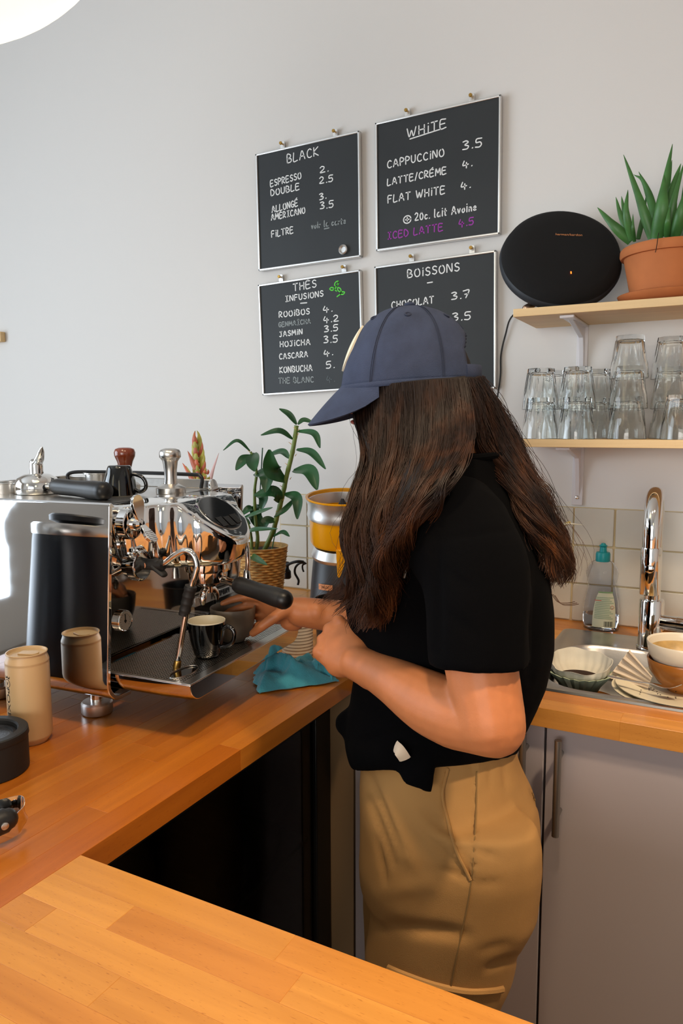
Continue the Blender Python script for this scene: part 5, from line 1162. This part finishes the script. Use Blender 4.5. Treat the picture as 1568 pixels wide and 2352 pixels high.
# left arm: upper arm hangs, forearm folds forward and up to a loose fist
LS, LE, LW = np.array([-.322, .925, 1.270]), np.array([-.251, .872, 1.041]), np.array([-.470, .952, 1.057])
def limb(P, rad, n=18): C = catmull(P, 24); s = np.linspace(0, 1, 24); k = np.linspace(0, 1, len(rad)); return sweep(C, [np.interp(x, k, rad) for x in s], n, ends='round')
B.append(limb([LS, LS*.5+LE*.5+[.004, -.004, 0], LE], [.034, .042, .0470, .0440]))
B.append(limb([LE+[.004, 0, -.004], LE*.62+LW*.38+[.002, -.004, -.010], LE*.25+LW*.75+[0, 0, -.002], LW+nrm_(LW-LE)*.01], [.0405, .0455, .0425, .0350, .0290, .0270]))
B.append(ellipsoid(LE+[.006, 0, -.006], (.037, .037, .036), 18, 12))
d = nrm_([-.85, .34, .30]); t_ = np.array([.69, .365, .62]); t_ = nrm_(t_-d*(t_ @ d)); n_ = -np.cross(d, t_)
fist = [(1.25, 1.55, 1.0), (1.30, 1.6, 1.0), (1.30, 1.6, 1.0), (1.28, 1.55, .9)]
B += hand(LW, d, t_, n_, fist, (((.75, .55, -.45), .038), ((.75, -.10, -.75), .030), ((.5, -.7, -.6), .024)), .98)
# right arm: forearm reaches across the tray, hand around the grey cup
RS, RE, RW = np.array([-.340, 1.250, 1.268]), np.array([-.472, 1.262, 1.035]), np.array([-.705, 1.172, 1.060])+np.array([0.0268, -0.0321, 0.0095])
B.append(limb([RS, RS*.5+RE*.5+[.01, .01, -.01], RE], [.036, .040, .042, .040]))
B.append(limb([RE, RE*.6+RW*.4, RW+nrm_(RW-RE)*.01], [.040, .044, .039, .031, .0275]))
B.append(ellipsoid(RE, (.038, .036, .038), 16, 12))
d = nrm_([-1, -.03, -.02]); t_ = nrm_([0, -.50, .87]); t_ = nrm_(t_-d*(t_ @ d)); n_ = np.cross(d, t_)
B += hand(RW, d, t_, n_, [(.12, .34, .30), (.20, .40, .35), (.30, .45, .40), (.40, .5, .4)], (((.60, .05, -.80), .042), ((.74, -.30, -.60), .036), ((.80, -.55, -.25), .027)), .95, (.04, -.02, -.06, -.12))
body = fused('body', B, .0036, 3)
obj('body', body, M['skin'], person); move_mesh(body, -ORG[person])
for s in (-1, 1):
    obj('eye', (lambda m: (habout(m[0]), m[1]))(ellipsoid((-.530, PY+s*.030, 1.462), (.011, .012, .010), 14, 10)), M['eye'], person)
obj('lips', J(sweep(habout(catmull([(-.536, PY-.021, 1.414), (-.5455, PY, 1.4165), (-.536, PY+.021, 1.414)], 12)), .0032, 8, ends='round')), mat('lips', 'a8584c', .5), person)

# ------------------------------------------------------------------ T-shirt
def corr(x0, x1, b, y=PY):      # outline seen at an angle -> half depth of the section
    xc = (x0+x1)/2; tn = abs(xc)/y; return xc, math.sqrt(max(((x1-x0)/2)**2-(b*tn)**2, .003))
TS = []
rows_ = [(1200, 868, 1226, .170), (1260, 848, 1252, .172), (1330, 836, 1276, .168), (1400, 830, 1284, .164), (1480, 832, 1284, .160), (1560, 824, 1266, .160), (1620, 814, 1246, .164), (1670, 806, 1228, .168), (1700, 806, 1218, .170), (1725, 812, 1212, .168), (1750, 820, 1206, .162)]
rings = []
for z, xc, a, b in ((1.370, -.360, .049, .056), (1.356, -.361, .051, .074), (1.337, -.363, .052, .106), (1.322, -.364, .056, .138), (1.307, -.362, .066, .156)): rings.append(ell(z, xc, a, b, n=56))
for i, (v, x0, x1, b) in enumerate(rows_):
    A_, B_ = aty(x0, v, PY), aty(x1, v, PY); xc, a = corr(A_[0], B_[0], b); r = ell((A_[2]+B_[2])/2, xc, a, b, n=56)
    f = np.clip((v-1560)/190, 0, 1)
    r[:, 2] += .13*f*(r[:, 0]-xc)/a*.28+.055*f*np.clip(-(r[:, 1]-PY)/b, 0, 1)
    rings.append(r)
TS.append(loft(rings))
TS.append(ellipsoid((-.462, PY-.075, 1.135), (.062, .062, .075), 20, 14)); TS.append(ellipsoid((-.462, PY+.075, 1.135), (.062, .062, .075), 20, 14))
def slv(P, rad): return sweep(catmull(P, 16), [tuple(np.array([np.interp(x, np.linspace(0, 1, len(rad)), [q[k] for q in rad]) for k in (0, 1)])) for x in np.linspace(0, 1, 16)], 28, up=(-1, 0, 0))
TS.append(slv([(-.352, .985, 1.296), (-.320, .930, 1.264), (-.282, .900, 1.215), (-.270, .884, 1.106)], [(.054, .066), (.064, .076), (.063, .072), (.062, .069), (.060, .066)]))
TS.append(slv([(-.352, 1.195, 1.296), (-.347, 1.250, 1.26), (-.40, 1.262, 1.19), (-.44, 1.265, 1.11)], [(.050, .060), (.058, .068), (.056, .064), (.056, .062)]))
k0, k1_, k2_ = aty(945, 1735, .945), aty(962, 1775, .925), aty(986, 1815, .925)
TS.append(sweep(catmull([k0+[.02, .02, .02], k0, k1_, k2_], 14), [(.020, .016)]*4+[(.022, .014), (.026, .014), (.028, .014), (.029, .013), (.029, .012), (.027, .011), (.023, .010), (.018, .009), (.012, .008), (.006, .005)], 16, up=(.3, -1, 0), ends='round'))
TS.append(ellipsoid(aty(905, 1725, .965), (.030, .020, .018), 16, 12))
for q, rr_ in (((815, 1660), .034), ((850, 1690), .03), ((880, 1712), .026)):
    TS.append(ellipsoid(aty(*q, 1.03), (rr_, rr_, rr_*.7), 16, 12))
tee = fused('tee_shirt', TS, .006, 6)
V = np.array([v.co[:] for v in tee.vertices]); N_ = np.array([v.normal[:] for v in tee.vertices]); P2 = px(V)
def seg_fold(P2, a, b, wdt):
    a, b = np.array(a, float), np.array(b, float); ab = b-a; t_ = np.clip(((P2-a) @ ab)/(ab @ ab), 0, 1)
    dd_ = np.linalg.norm(P2-(a+t_[:, None]*ab), axis=1); return np.exp(-(dd_/wdt)**2)*np.sin(PI*np.clip(t_*.86+.07, 0, 1))**.6
disp = np.zeros(len(V))
for a, b, wdt, am in (((1000, 1230), (1010, 1500), 12, -.005), ((1000, 1240), (1180, 1215), 9, -.0022), ((880, 1560), (1040, 1590), 16, -.004), ((840, 1620), (980, 1690), 12, -.006), ((820, 1700), (930, 1680), 8, -.006), ((1240, 1280), (1215, 1560), 12, -.005), ((1010, 1300), (1090, 1360), 10, -.002), ((1020, 1400), (1100, 1470), 12, -.002), ((985, 1700), (1200, 1690), 9, -.004), ((900, 1480), (985, 1500), 14, -.003)):
    disp += am*seg_fold(P2, a, b, wdt)*(N_ @ -_F > .1)
disp += np.array([.0016*mnoise.noise(Vector(v)*22) for v in V])
V = V+N_*disp[:, None]; tee.vertices.foreach_set('co', (V-ORG[person]).ravel()); tee.update()
obj('tee_shirt', tee, M['tee'], person)
def bvh_of(me): return BVHTree.FromPolygons([v.co[:] for v in me.vertices], [p.vertices[:] for p in me.polygons])
TB = bvh_of(tee)
def onto(bvh, u, v, off=.001):
    r = ray(u, v); r = r/np.linalg.norm(r); hit, nn, _, _ = bvh.ray_cast(Vector(CAMPOS-ORG[person]), Vector(r))
    if hit is None: return None
    return np.array(hit)+ORG[person]-r*off
def zt(x, y): return 880+x/15.68, 1270+y/15.68
def onribbon(pts, wd, bvh, off=.0012, n=10):
    C = catmull([(x, y, 0) for x, y in pts], n); D = np.gradient(C, axis=0); D /= np.linalg.norm(D, axis=1)[:, None]; S = np.c_[-D[:, 1], D[:, 0]]
    A_ = [onto(bvh, *(C[i, :2]+S[i]*wd/2), off) for i in range(n)]; B_ = [onto(bvh, *(C[i, :2]-S[i]*wd/2), off) for i in range(n)]
    return sheet(np.array([A_, B_]), .0006)
obj('print', J(onribbon([zt(852, 468), zt(800, 680), zt(736, 908)], 5.2, TB), onribbon([zt(700, 470), zt(775, 500), zt(740, 610), zt(640, 710), zt(560, 740)], 2.6, TB), onribbon([zt(690, 480), zt(580, 900)], 5.0, TB)), M['print'], person, smooth=0)
obj('collar', sweep(catmull([(-.360+.050*math.cos(a), PY+.058*math.sin(a), 1.360+.006*math.cos(a)) for a in np.linspace(0, 2*PI, 25)], 60), .0055, 8), M['tee'], person)

# ------------------------------------------------------------------ trousers
TR = []
rings = []
for v, x0, x1, b in ((1610, 858, 1176, .115), (1650, 852, 1184, .130), (1690, 846, 1190, .142), (1735, 838, 1198, .150), (1785, 838, 1216, .165), (1840, 842, 1244, .178), (1890, 842, 1254, .184), (1950, 840, 1256, .186), (2000, 842, 1250, .180), (2040, 860, 1236, .160)):
    A_, B_ = aty(x0, v, PY), aty(x1, v, PY); xc, a = corr(A_[0], B_[0], b); rings.append(ell((A_[2]+B_[2])/2, xc, a, b, n=56))
TR.append(loft(rings))
rings = []
for v, x0, x1, b in ((1860, 862, 1236, .075), (1913, 864, 1250, .088), (1964, 866, 1252, .094), (2067, 862, 1240, .096), (2136, 853, 1202, .094), (2205, 843, 1184, .092), (2264, 840, 1158, .090), (2326, 838, 1152, .089)):
    A_, B_ = aty(x0, v, 1.0), aty(x1, v, 1.0); xc, a = corr(A_[0], B_[0], b, 1.0); rings.append(ell((A_[2]+B_[2])/2, xc, a, b, 1.0, n=48))
zb = rings[-1][0, 2]; xb = rings[-1][:, 0].mean()
near = rings+[ell(z, xb+dx, a, .085, 1.0, n=48) for z, dx, a in ((zb-.10, .006, .098), (zb-.22, .015, .094), (.10, .02, .090))]
TR.append(loft(near))
rings = []
for v, x0, x1, b in ((1870, 838, 1180, .085), (1960, 834, 1180, .095), (2080, 834, 1160, .094), (2170, 836, 1140, .090), (2250, 838, 1130, .088)):
    A_, B_ = aty(x0, v, 1.175), aty(x1, v, 1.175); xc, a = corr(A_[0], B_[0], b, 1.175); rings.append(ell((A_[2]+B_[2])/2, xc, a, b, 1.18, n=48))
zb = rings[-1][0, 2]; xb = rings[-1][:, 0].mean()
TR.append(loft(rings+[ell(z, xb, a, .085, 1.18, n=48) for z, a in ((zb-.12, .10), (.10, .092))]))
tro = fused('trousers', TR, .006, 7)
V = np.array([v.co[:] for v in tro.vertices]); N_ = np.array([v.normal[:] for v in tro.vertices]); P2 = px(V); fr_ = (N_ @ -_F > .05)
def z7(x, y): return 760+x/2.904, 1620+y/2.904
disp = np.zeros(len(V))
for a, b, wdt, am in (((245, 450), (470, 960), 10, -.006), ((250, 620), (420, 1060), 9, -.006), ((300, 880), (365, 1180), 7, -.005), ((640, 870), (905, 1130), 10, -.005), ((750, 1090), (925, 1170), 8, -.0045), ((600, 680), (790, 850), 10, -.003), ((400, 1470), (890, 1530), 16, -.006), ((1050, 1760), (1230, 1690), 10, -.007), ((960, 960), (1100, 1010), 9, -.0025),
                       ((1060, 420), (1060, 560), 6, -.002), ((1150, 400), (1170, 560), 7, -.003), ((1240, 370), (1300, 540), 7, -.003), ((960, 1190), (1130, 1180), 9, -.002), ((340, 560), (560, 1100), 14, .004), ((330, 1250), (700, 1180), 22, .003), ((1000, 1640), (1200, 1590), 12, -.003), ((1330, 570), (1432, 765), 4, -.004)):
    disp += 1.15*am*seg_fold(P2, z7(*a), z7(*b), wdt)*fr_
def inside(P, poly):
    poly = np.array(poly); c = np.zeros(len(P), bool); j = len(poly)-1
    for i in range(len(poly)):
        xi, yi, xj, yj = *poly[i], *poly[j]
        c ^= ((yi > P[:, 1]) != (yj > P[:, 1])) & (P[:, 0] < (xj-xi)*(P[:, 1]-yi)/(yj-yi+1e-9)+xi); j = i
    return c
wedge = [z7(*p) for p in ((785, 360), (750, 470), (742, 620), (765, 720), (830, 960), (932, 1170), (952, 1050), (966, 740), (972, 380))]
disp += -.0045*(inside(P2, wedge) & fr_)
disp += np.array([.0012*mnoise.noise(Vector(v)*18) for v in V])
V = V+N_*disp[:, None]; tro.vertices.foreach_set('co', (V-ORG[person]).ravel()); tro.update()
tp = obj('trousers', tro, M['khaki'], person); KB = bvh_of(tro)
def seam(nm, pts, r, ma, off=.0003, n=40, flat=None):
    C = catmull([(*z7(*p), 0) for p in pts], n); P = [onto(KB, c[0], c[1], off) for c in C]; P = [p for p in P if p is not None]
    if len(P) > 3: 
        P = np.array(P); P[1:-1] = (P[:-2]+P[1:-1]+P[2:])/3
        obj(nm, sweep(P, r, 8), ma, tp)
seam('side_seam', [(972, 440), (966, 740), (950, 1050), (935, 1170), (912, 1330), (862, 1560), (800, 1870)], .0011, M['seam'])
seam('pocket_welt', [(778, 420), (744, 560), (750, 660), (775, 760), (830, 960), (932, 1168)], .0026, M['khaki'])
seam('pocket_edge', [(788, 430), (754, 565), (760, 665), (785, 760), (838, 955), (934, 1160)], .0012, M['seam'])
seam('back_pocket', [(1336, 580), (1380, 680), (1428, 765)], .0014, M['seam'])
seam('hem', [(385, 1752), (500, 1800), (700, 1868), (900, 1908), (1060, 1905), (1140, 1892)], .0055, M['khaki'])
ws = [aty(908, 1714, .915), aty(915, 1722, .907), aty(923, 1733, .907), aty(930, 1744, .912)]
obj('drawstring', sweep(catmull(ws, 14), [(.0085, .0018)]*14, 8, up=(.3, -1, .2)), M['napkin'], tp)
for s in (-1, 1):
    obj('shoe', J(sweep(catmull([(-.335, PY+s*.088, .045), (-.39, PY+s*.09, .045), (-.46, PY+s*.094, .036), (-.525, PY+s*.097, .030)], 14), [(.036, .040)]*3+[(.038, .040)]*3+[(.042, .036)]*4+[(.040, .030)]*2+[(.034, .026), (.024, .020)], 18, up=(0, 0, 1), ends='round'), ), M['shoe'], person)

# ------------------------------------------------------------------ cap
CC = np.array([-.4555, PY, 1.478]); CR = np.array([.108, .090, .121])
def capt(az, el, k=1.0):     # az 0 = front
    q = np.array([-math.cos(az)*math.cos(el)**.86, -math.sin(az)*math.cos(el)**.86, math.sin(el)**.98])
    q = q*CR*k
    if q[0] < 0: q[0] *= 1.0-.05*math.sin(el*2)
    q[2] += .006*(q[0]/CR[0])*(1-math.sin(el)) - .004
    return CC+hrot(q)
nA, nE = 96, 26
g = [[capt(2*PI*i/nA, PI/2*(j/nE)*.999) for j in range(nE+1)] for i in range(nA+1)]
V = np.array(g); F = []
def opening(az, el):
    a = abs(az-PI); return a < .62 and .20 < el < .20+.46*math.sqrt(max(0, 1-(a/.62)**2))+.02
idx = lambda i, j: (i % nA)*(nE+1)+j
for i in range(nA):
    for j in range(nE):
        if opening(2*PI*(i+.5)/nA, PI/2*(j+.5)/nE): continue
        F.append((idx(i, j), idx(i+1, j), idx(i+1, j+1), idx(i, j+1)))
Vc = V[:nA].reshape(-1, 3)
# panel seams pinch the crown a little; cloth rumples
az_ = np.repeat(2*PI*np.arange(nA)/nA, nE+1); el_ = np.tile(PI/2*np.arange(nE+1)/nE, nA)
sg = np.abs(((az_-PI/6*0) % (PI/3))-PI/6); pin = np.exp(-((PI/6-sg)/.05)**2)*np.cos(el_)**.3
rum = np.array([mnoise.noise(Vector(v)*26) for v in Vc])
rum2 = np.array([mnoise.noise(Vector(v)*60) for v in Vc])
Vc = CC+(Vc-CC)*(1-.010*pin+.013*rum+.006*rum2)[:, None]
crown = obj('cap', (Vc, F), M['cap'], person, smooth=60)
so = crown.modifiers.new('s', 'SOLIDIFY'); so.thickness = .0022; so.offset = -1
for k in range(6):
    P = [capt(PI/3*k, e, 1.002) for e in np.linspace(.02, 1.5, 30)]
    if k == 3: P = [capt(PI, e, 1.002) for e in np.linspace(.72, 1.5, 16)]
    for o_ in (-.016, .016):
        Q = [capt(PI/3*k+o_/max(math.cos(e), .12)*.9, e, 1.0015) for e in (np.linspace(.02, 1.42, 30) if k != 3 else np.linspace(.75, 1.42, 14))]
        obj('stitching', sweep(Q, .0006, 5), M['capseam'], crown)
obj('button', T(ellipsoid((0, 0, 0), (.009, .009, .0045), 18, 10), capt(0, PI/2, 1.0)+[0, 0, .002]), M['cap'], crown)
for k in range(6):
    az = PI/3*k+PI/6; p = capt(az, .98, 1.004); q1, q2 = capt(az+.05, .98), capt(az, 1.02); a_ = nrm_(q1-p); b_ = nrm_(q2-p); b_ = nrm_(b_-a_*(a_ @ b_)); c_ = np.cross(a_, b_)
    obj('eyelet', TM(torus(.0042, .0013, 18, 6), np.c_[a_, b_, c_], p), M['capseam'], crown)
rimp = [capt(a, .0, 1.003) for a in np.linspace(0, 2*PI, 97)]
obj('band', sweep(rimp, [(.0012, .004)]*97, 8, up=(0, 0, 1)), M['cap'], crown)
sp_ = [capt(PI+a, .10, 1.0+.03*math.cos(a*2.4)) for a in np.linspace(-.62, .62, 21)]
obj('strap', sweep(sp_, [(.0016, .010)]*21, 8, up=(0, 0, 1)), M['cap'], crown)
pg = [[capt(a, .22+.62*f+0*abs(a), 1.010) for f in np.linspace(0, 1, 9)] for a in np.linspace(-.42, .42, 13)]
obj('patch', sheet([[capt(s*.42*math.sqrt(max(.04, 1-((f-.5)*1.9)**2)), .20+.66*f, 1.014) for f in np.linspace(0.02, .98, 11)] for s in np.linspace(-1, 1, 11)], .003), M['tooth'], crown)
# brim: springs from the front rim, arched across, dipping forward
g = []
for a in np.linspace(-1.18, 1.18, 31):
    p = capt(a, .02, .985); k = math.cos(a/1.18*PI/2)**.62
    L_ = .083*k; row = []
    for f in np.linspace(0, 1, 9):
        q = p+hrot([-.66*L_*f, -.10*math.sin(a)*L_*f, -(.62*L_*f+.10*L_*f*f)-.026*math.sin(a)**2*(.3+.7*f)]); row.append(q)
    g.append(row)
obj('brim', sheet(g, .0036), M['cap'], crown, smooth=60)

# ------------------------------------------------------------------ hair
def fastmesh(name, V, quads):
    me = bpy.data.meshes.new(name); me.vertices.add(len(V)); me.vertices.foreach_set('co', V.astype(np.float32).ravel())
    nq = len(quads); me.loops.add(nq*4); me.loops.foreach_set('vertex_index', quads.astype(np.int32).ravel()); me.polygons.add(nq)
    me.polygons.foreach_set('loop_start', np.arange(nq, dtype=np.int32)*4); me.polygons.foreach_set('loop_total', np.full(nq, 4, np.int32)); me.polygons.foreach_set('use_smooth', np.ones(nq, bool)); me.update(); me.validate(); return me
NP = 26
def guide(L_): return catmull([aty(u, v, y) for u, v, y in L_], NP)
FRONT = [[(812, 884, 1.055), (816, 915, 1.045), (822, 968, 1.03), (846, 1045, 1.0), (826, 1110, .975), (808, 1190, .95), (806, 1260, .94), (790, 1330, .94), (745, 1388, .95)],
 [(828, 884, 1.035), (832, 930, 1.028), (838, 990, 1.01), (855, 1060, .985), (838, 1130, .955), (820, 1210, .935), (822, 1290, .925), (812, 1360, .925), (780, 1400, .93)],
 [(862, 882, 1.012), (866, 940, 1.003), (866, 1010, .985), (862, 1080, .958), (850, 1150, .935), (838, 1230, .915), (842, 1310, .91), (836, 1390, .91), (815, 1440, .915)],
 [(905, 880, .998), (908, 950, .988), (905, 1030, .966), (890, 1100, .94), (874, 1170, .918), (866, 1240, .905), (870, 1310, .90), (860, 1390, .90), (846, 1462, .905)],
 [(950, 876, .992), (954, 950, .980), (950, 1030, .955), (930, 1100, .925), (910, 1170, .905), (898, 1240, .895), (898, 1310, .89), (884, 1380, .89), (862, 1440, .90)],
 [(995, 872, .993), (1000, 950, .978), (995, 1030, .940), (968, 1100, .895), (940, 1165, .872), (908, 1240, .865), (890, 1300, .870), (880, 1355, .880), (872, 1400, .90)],
 [(1035, 870, 1.003), (1042, 950, .985), (1035, 1030, .935), (1008, 1090, .885), (975, 1150, .858), (938, 1215, .855), (906, 1270, .865), (888, 1330, .88), (872, 1370, .90)],
 [(1068, 868, 1.02), (1082, 940, .995), (1084, 1005, .945), (1062, 1062, .895), (1022, 1115, .862), (986, 1165, .850), (946, 1222, .855), (912, 1268, .868), (888, 1325, .89)]]
BACK = [[(1062, 868, 1.03), (1080, 930, 1.02), (1090, 990, 1.03), (1106, 1042, 1.06), (1150, 1095, 1.09), (1190, 1150, 1.085), (1228, 1210, 1.085), (1252, 1270, 1.09)],
 [(1085, 868, 1.06), (1108, 925, 1.07), (1128, 985, 1.09), (1150, 1040, 1.10), (1185, 1095, 1.10), (1220, 1155, 1.095), (1250, 1215, 1.095), (1272, 1280, 1.10), (1270, 1330, 1.10)],
 [(1096, 866, 1.09), (1125, 922, 1.10), (1152, 980, 1.11), (1180, 1035, 1.115), (1212, 1095, 1.115), (1242, 1155, 1.11), (1272, 1220, 1.11), (1292, 1290, 1.115), (1282, 1345, 1.115)],
 [(1098, 862, 1.12), (1138, 920, 1.13), (1172, 975, 1.14), (1200, 1032, 1.145), (1228, 1095, 1.145), (1256, 1160, 1.14), (1284, 1230, 1.135), (1300, 1300, 1.135), (1284, 1360, 1.135)]]
FAR = [[(-.53, 1.155, 1.47), (-.515, 1.170, 1.42), (-.49, 1.195, 1.37), (-.47, 1.215, 1.30), (-.47, 1.22, 1.22), (-.48, 1.21, 1.15)],
 [(-.47, 1.168, 1.48), (-.465, 1.182, 1.42), (-.45, 1.205, 1.37), (-.42, 1.235, 1.32), (-.42, 1.25, 1.24), (-.43, 1.24, 1.16)],
 [(-.41, 1.16, 1.48), (-.395, 1.175, 1.42), (-.37, 1.195, 1.37), (-.33, 1.21, 1.33), (-.27, 1.215, 1.27), (-.235, 1.21, 1.20)],
 [(-.36, 1.13, 1.48), (-.335, 1.15, 1.43), (-.31, 1.165, 1.38), (-.275, 1.175, 1.32), (-.235, 1.18, 1.24), (-.215, 1.175, 1.17)]]
G = {'F': np.array([guide(g_) for g_ in FRONT]), 'B': np.array([guide(g_) for g_ in BACK]), 'R': np.array([catmull(g_, NP) for g_ in FAR])}
def hairmat(name, a, b, c):
    m = bpy.data.materials.new(name); m.use_nodes = True; nt = m.node_tree; N = nt.nodes; L = nt.links; p = N['Principled BSDF']
    tc = N.new('ShaderNodeTexCoord'); mp = N.new('ShaderNodeMapping'); mp.inputs['Scale'].default_value = (34, 34, 7); L.new(tc.outputs['Object'], mp.inputs[0])
    n = N.new('ShaderNodeTexNoise'); n.inputs['Scale'].default_value = 1; n.inputs['Detail'].default_value = 5; L.new(mp.outputs[0], n.inputs[0])
    sx = N.new('ShaderNodeSeparateXYZ'); L.new(tc.outputs['Object'], sx.inputs[0]); mr = N.new('ShaderNodeMapRange'); mr.inputs['From Min'].default_value = 1.50; mr.inputs['From Max'].default_value = 1.05; mr.inputs['To Min'].default_value = -.22; mr.inputs['To Max'].default_value = .18; L.new(sx.outputs[2], mr.inputs[0])
    ad = N.new('ShaderNodeMath'); ad.operation = 'ADD'; L.new(n.outputs['Fac'], ad.inputs[0]); L.new(mr.outputs[0], ad.inputs[1])
    r = N.new('ShaderNodeValToRGB'); r.color_ramp.elements[0].position = .32; r.color_ramp.elements[1].position = .85; r.color_ramp.elements[0].color = (*lin(a), 1); r.color_ramp.elements[1].color = (*lin(c), 1); e = r.color_ramp.elements.new(.58); e.color = (*lin(b), 1)
    L.new(ad.outputs[0], r.inputs[0]); L.new(r.outputs[0], p.inputs['Base Color']); p.inputs['Roughness'].default_value = .45; p.inputs['Specular IOR Level'].default_value = .28; return m
M['hair'] = hairmat('brown_hair', '1f110a', '422615', '7e4a26'); M['hairbase'] = mat('hair_shadow_mass', '160c07', .8)
def strands(g_, n, seedv, rad=.00085, depth=.020, amp=.010, loose=1.0, lenlo=.78, freq=2.1):
    rg = np.random.default_rng(seedv); k = len(g_)
    q = rg.uniform(0, k-1, n); i = np.minimum(q.astype(int), k-2); f = (q-i)[:, None, None]
    C = g_[i]*(1-f)+g_[i+1]*f; s = np.linspace(0, 1, NP)[None, :]
    cl = np.floor(q*5+rg.normal(0, .25, n)).astype(int) % 64; ph = rg.uniform(0, 2*PI, 64)[cl][:, None]; cf = (freq+rg.uniform(-.5, .5, 64)[cl])[:, None]; ca = rg.uniform(.5, 1.25, 64)[cl][:, None]
    ctr_ = rg.uniform(-1, 1, 64)[cl][:, None]*.004
    a = amp*ca*np.clip((s-.22)/.78, 0, 1)**.9
    w1 = a*np.sin(2*PI*cf*s+ph)+rg.normal(0, .0024*loose, n)[:, None]*(0.3+s)+rg.normal(0, .003*loose, n)[:, None]*s*s+ctr_*s
    w2 = a*.7*np.cos(2*PI*cf*s+ph+.6)-rg.uniform(-.25, 1, n)[:, None]*depth*(.25+.75*np.clip(s*3, 0, 1))
    jit = rg.normal(0, .0007*loose, (n, 1))*np.sin(2*PI*(s*rg.uniform(2, 6, (n, 1))+rg.uniform(0, 1, (n, 1))))
    back = -_F*np.array([1, 1, 0]); back /= np.linalg.norm(back)
    C = C+(w1+jit)[..., None]*_R+w2[..., None]*back
    ln = rg.uniform(lenlo, 1.0, n)[:, None]; tt = s*ln*(NP-1); i0 = np.minimum(tt.astype(int), NP-2); fr_ = (tt-i0)[..., None]; ar = np.arange(n)[:, None]
    C = C[ar, i0]*(1-fr_)+C[ar, i0+1]*fr_
    r = rad*(1-.65*s**2)*rg.uniform(.7, 1.2, n)[:, None]
    D = np.gradient(C, axis=1); D /= np.linalg.norm(D, axis=2)[..., None]+1e-12
    S = np.cross(D, _F); S /= np.linalg.norm(S, axis=2)[..., None]+1e-12; U_ = np.cross(S, D)
    V = np.stack([C+(S*math.cos(t_)+U_*math.sin(t_))*r[..., None] for t_ in (0, 2*PI/3, 4*PI/3)], axis=2)     # n, NP, 3, xyz
    b = (np.arange(n)[:, None]*NP+np.arange(NP-1)[None, :])*3
    Q = np.stack([np.stack([b+j, b+(j+1) % 3, b+3+(j+1) % 3, b+3+j], -1) for j in range(3)], 2).reshape(-1, 4)
    return V.reshape(-1, 3), Q
def hairpart(sets):
    Vs, Qs, k = [], [], 0
    for V, Q in sets: Vs.append(V-ORG[person]); Qs.append(Q+k); k += len(V)
    return fastmesh('hair', np.vstack(Vs), np.vstack(Qs))
hm = hairpart([strands(G['F'], 5200, 1, amp=.024, freq=1.6), strands(G['F'], 500, 2, .0006, .026, .016, 2.4, .6), strands(G['B'], 1900, 3, .00085, .016, .017), strands(G['B'], 420, 4, .0005, .02, .016, 4.5, .5), strands(G['R'], 700, 5), strands(G['F'], 90, 6, .00035, .03, .022, 6.0, .5)])
ho = obj('hair', hm, M['hair'], person); ho['kind'] = 'stuff'
bk = -_F*np.array([1, 1, 0]); bk /= np.linalg.norm(bk)
HB = [sheet(G['F'][:, :23]-bk*.016, .014), sheet(G['B'][:, :22]-bk*.012, .012), sheet(G['R'][:, :23], .012), (lambda m: (habout(m[0]), m[1]))(ellipsoid(HC+[.004, 0, -.016], (.092, .079, .096), 28, 18))]
obj('hair_mass', J(*HB), M['hairbase'], person, smooth=60)
# stray curl by the shoulder
cp_ = [aty(u, v, 1.12) for u, v in ((1215, 1110), (1240, 1112), (1258, 1128), (1262, 1150), (1252, 1172), (1240, 1185))]
tag(obj('stray_hair', J(*[sweep(catmull([p+np.array([.002*k, 0, .0015*k]) for p in cp_], 24), .0006, 5) for k in range(-3, 4)], *[sweep(catmull([aty(u+dk, v+dk*.6, 1.12) for u, v in ((1270, 1365), (1285, 1385), (1305, 1388), (1325, 1385))], 14), .0005, 5) for dk in (-5, 0, 4)]), M['hair'], person), kind='stuff')
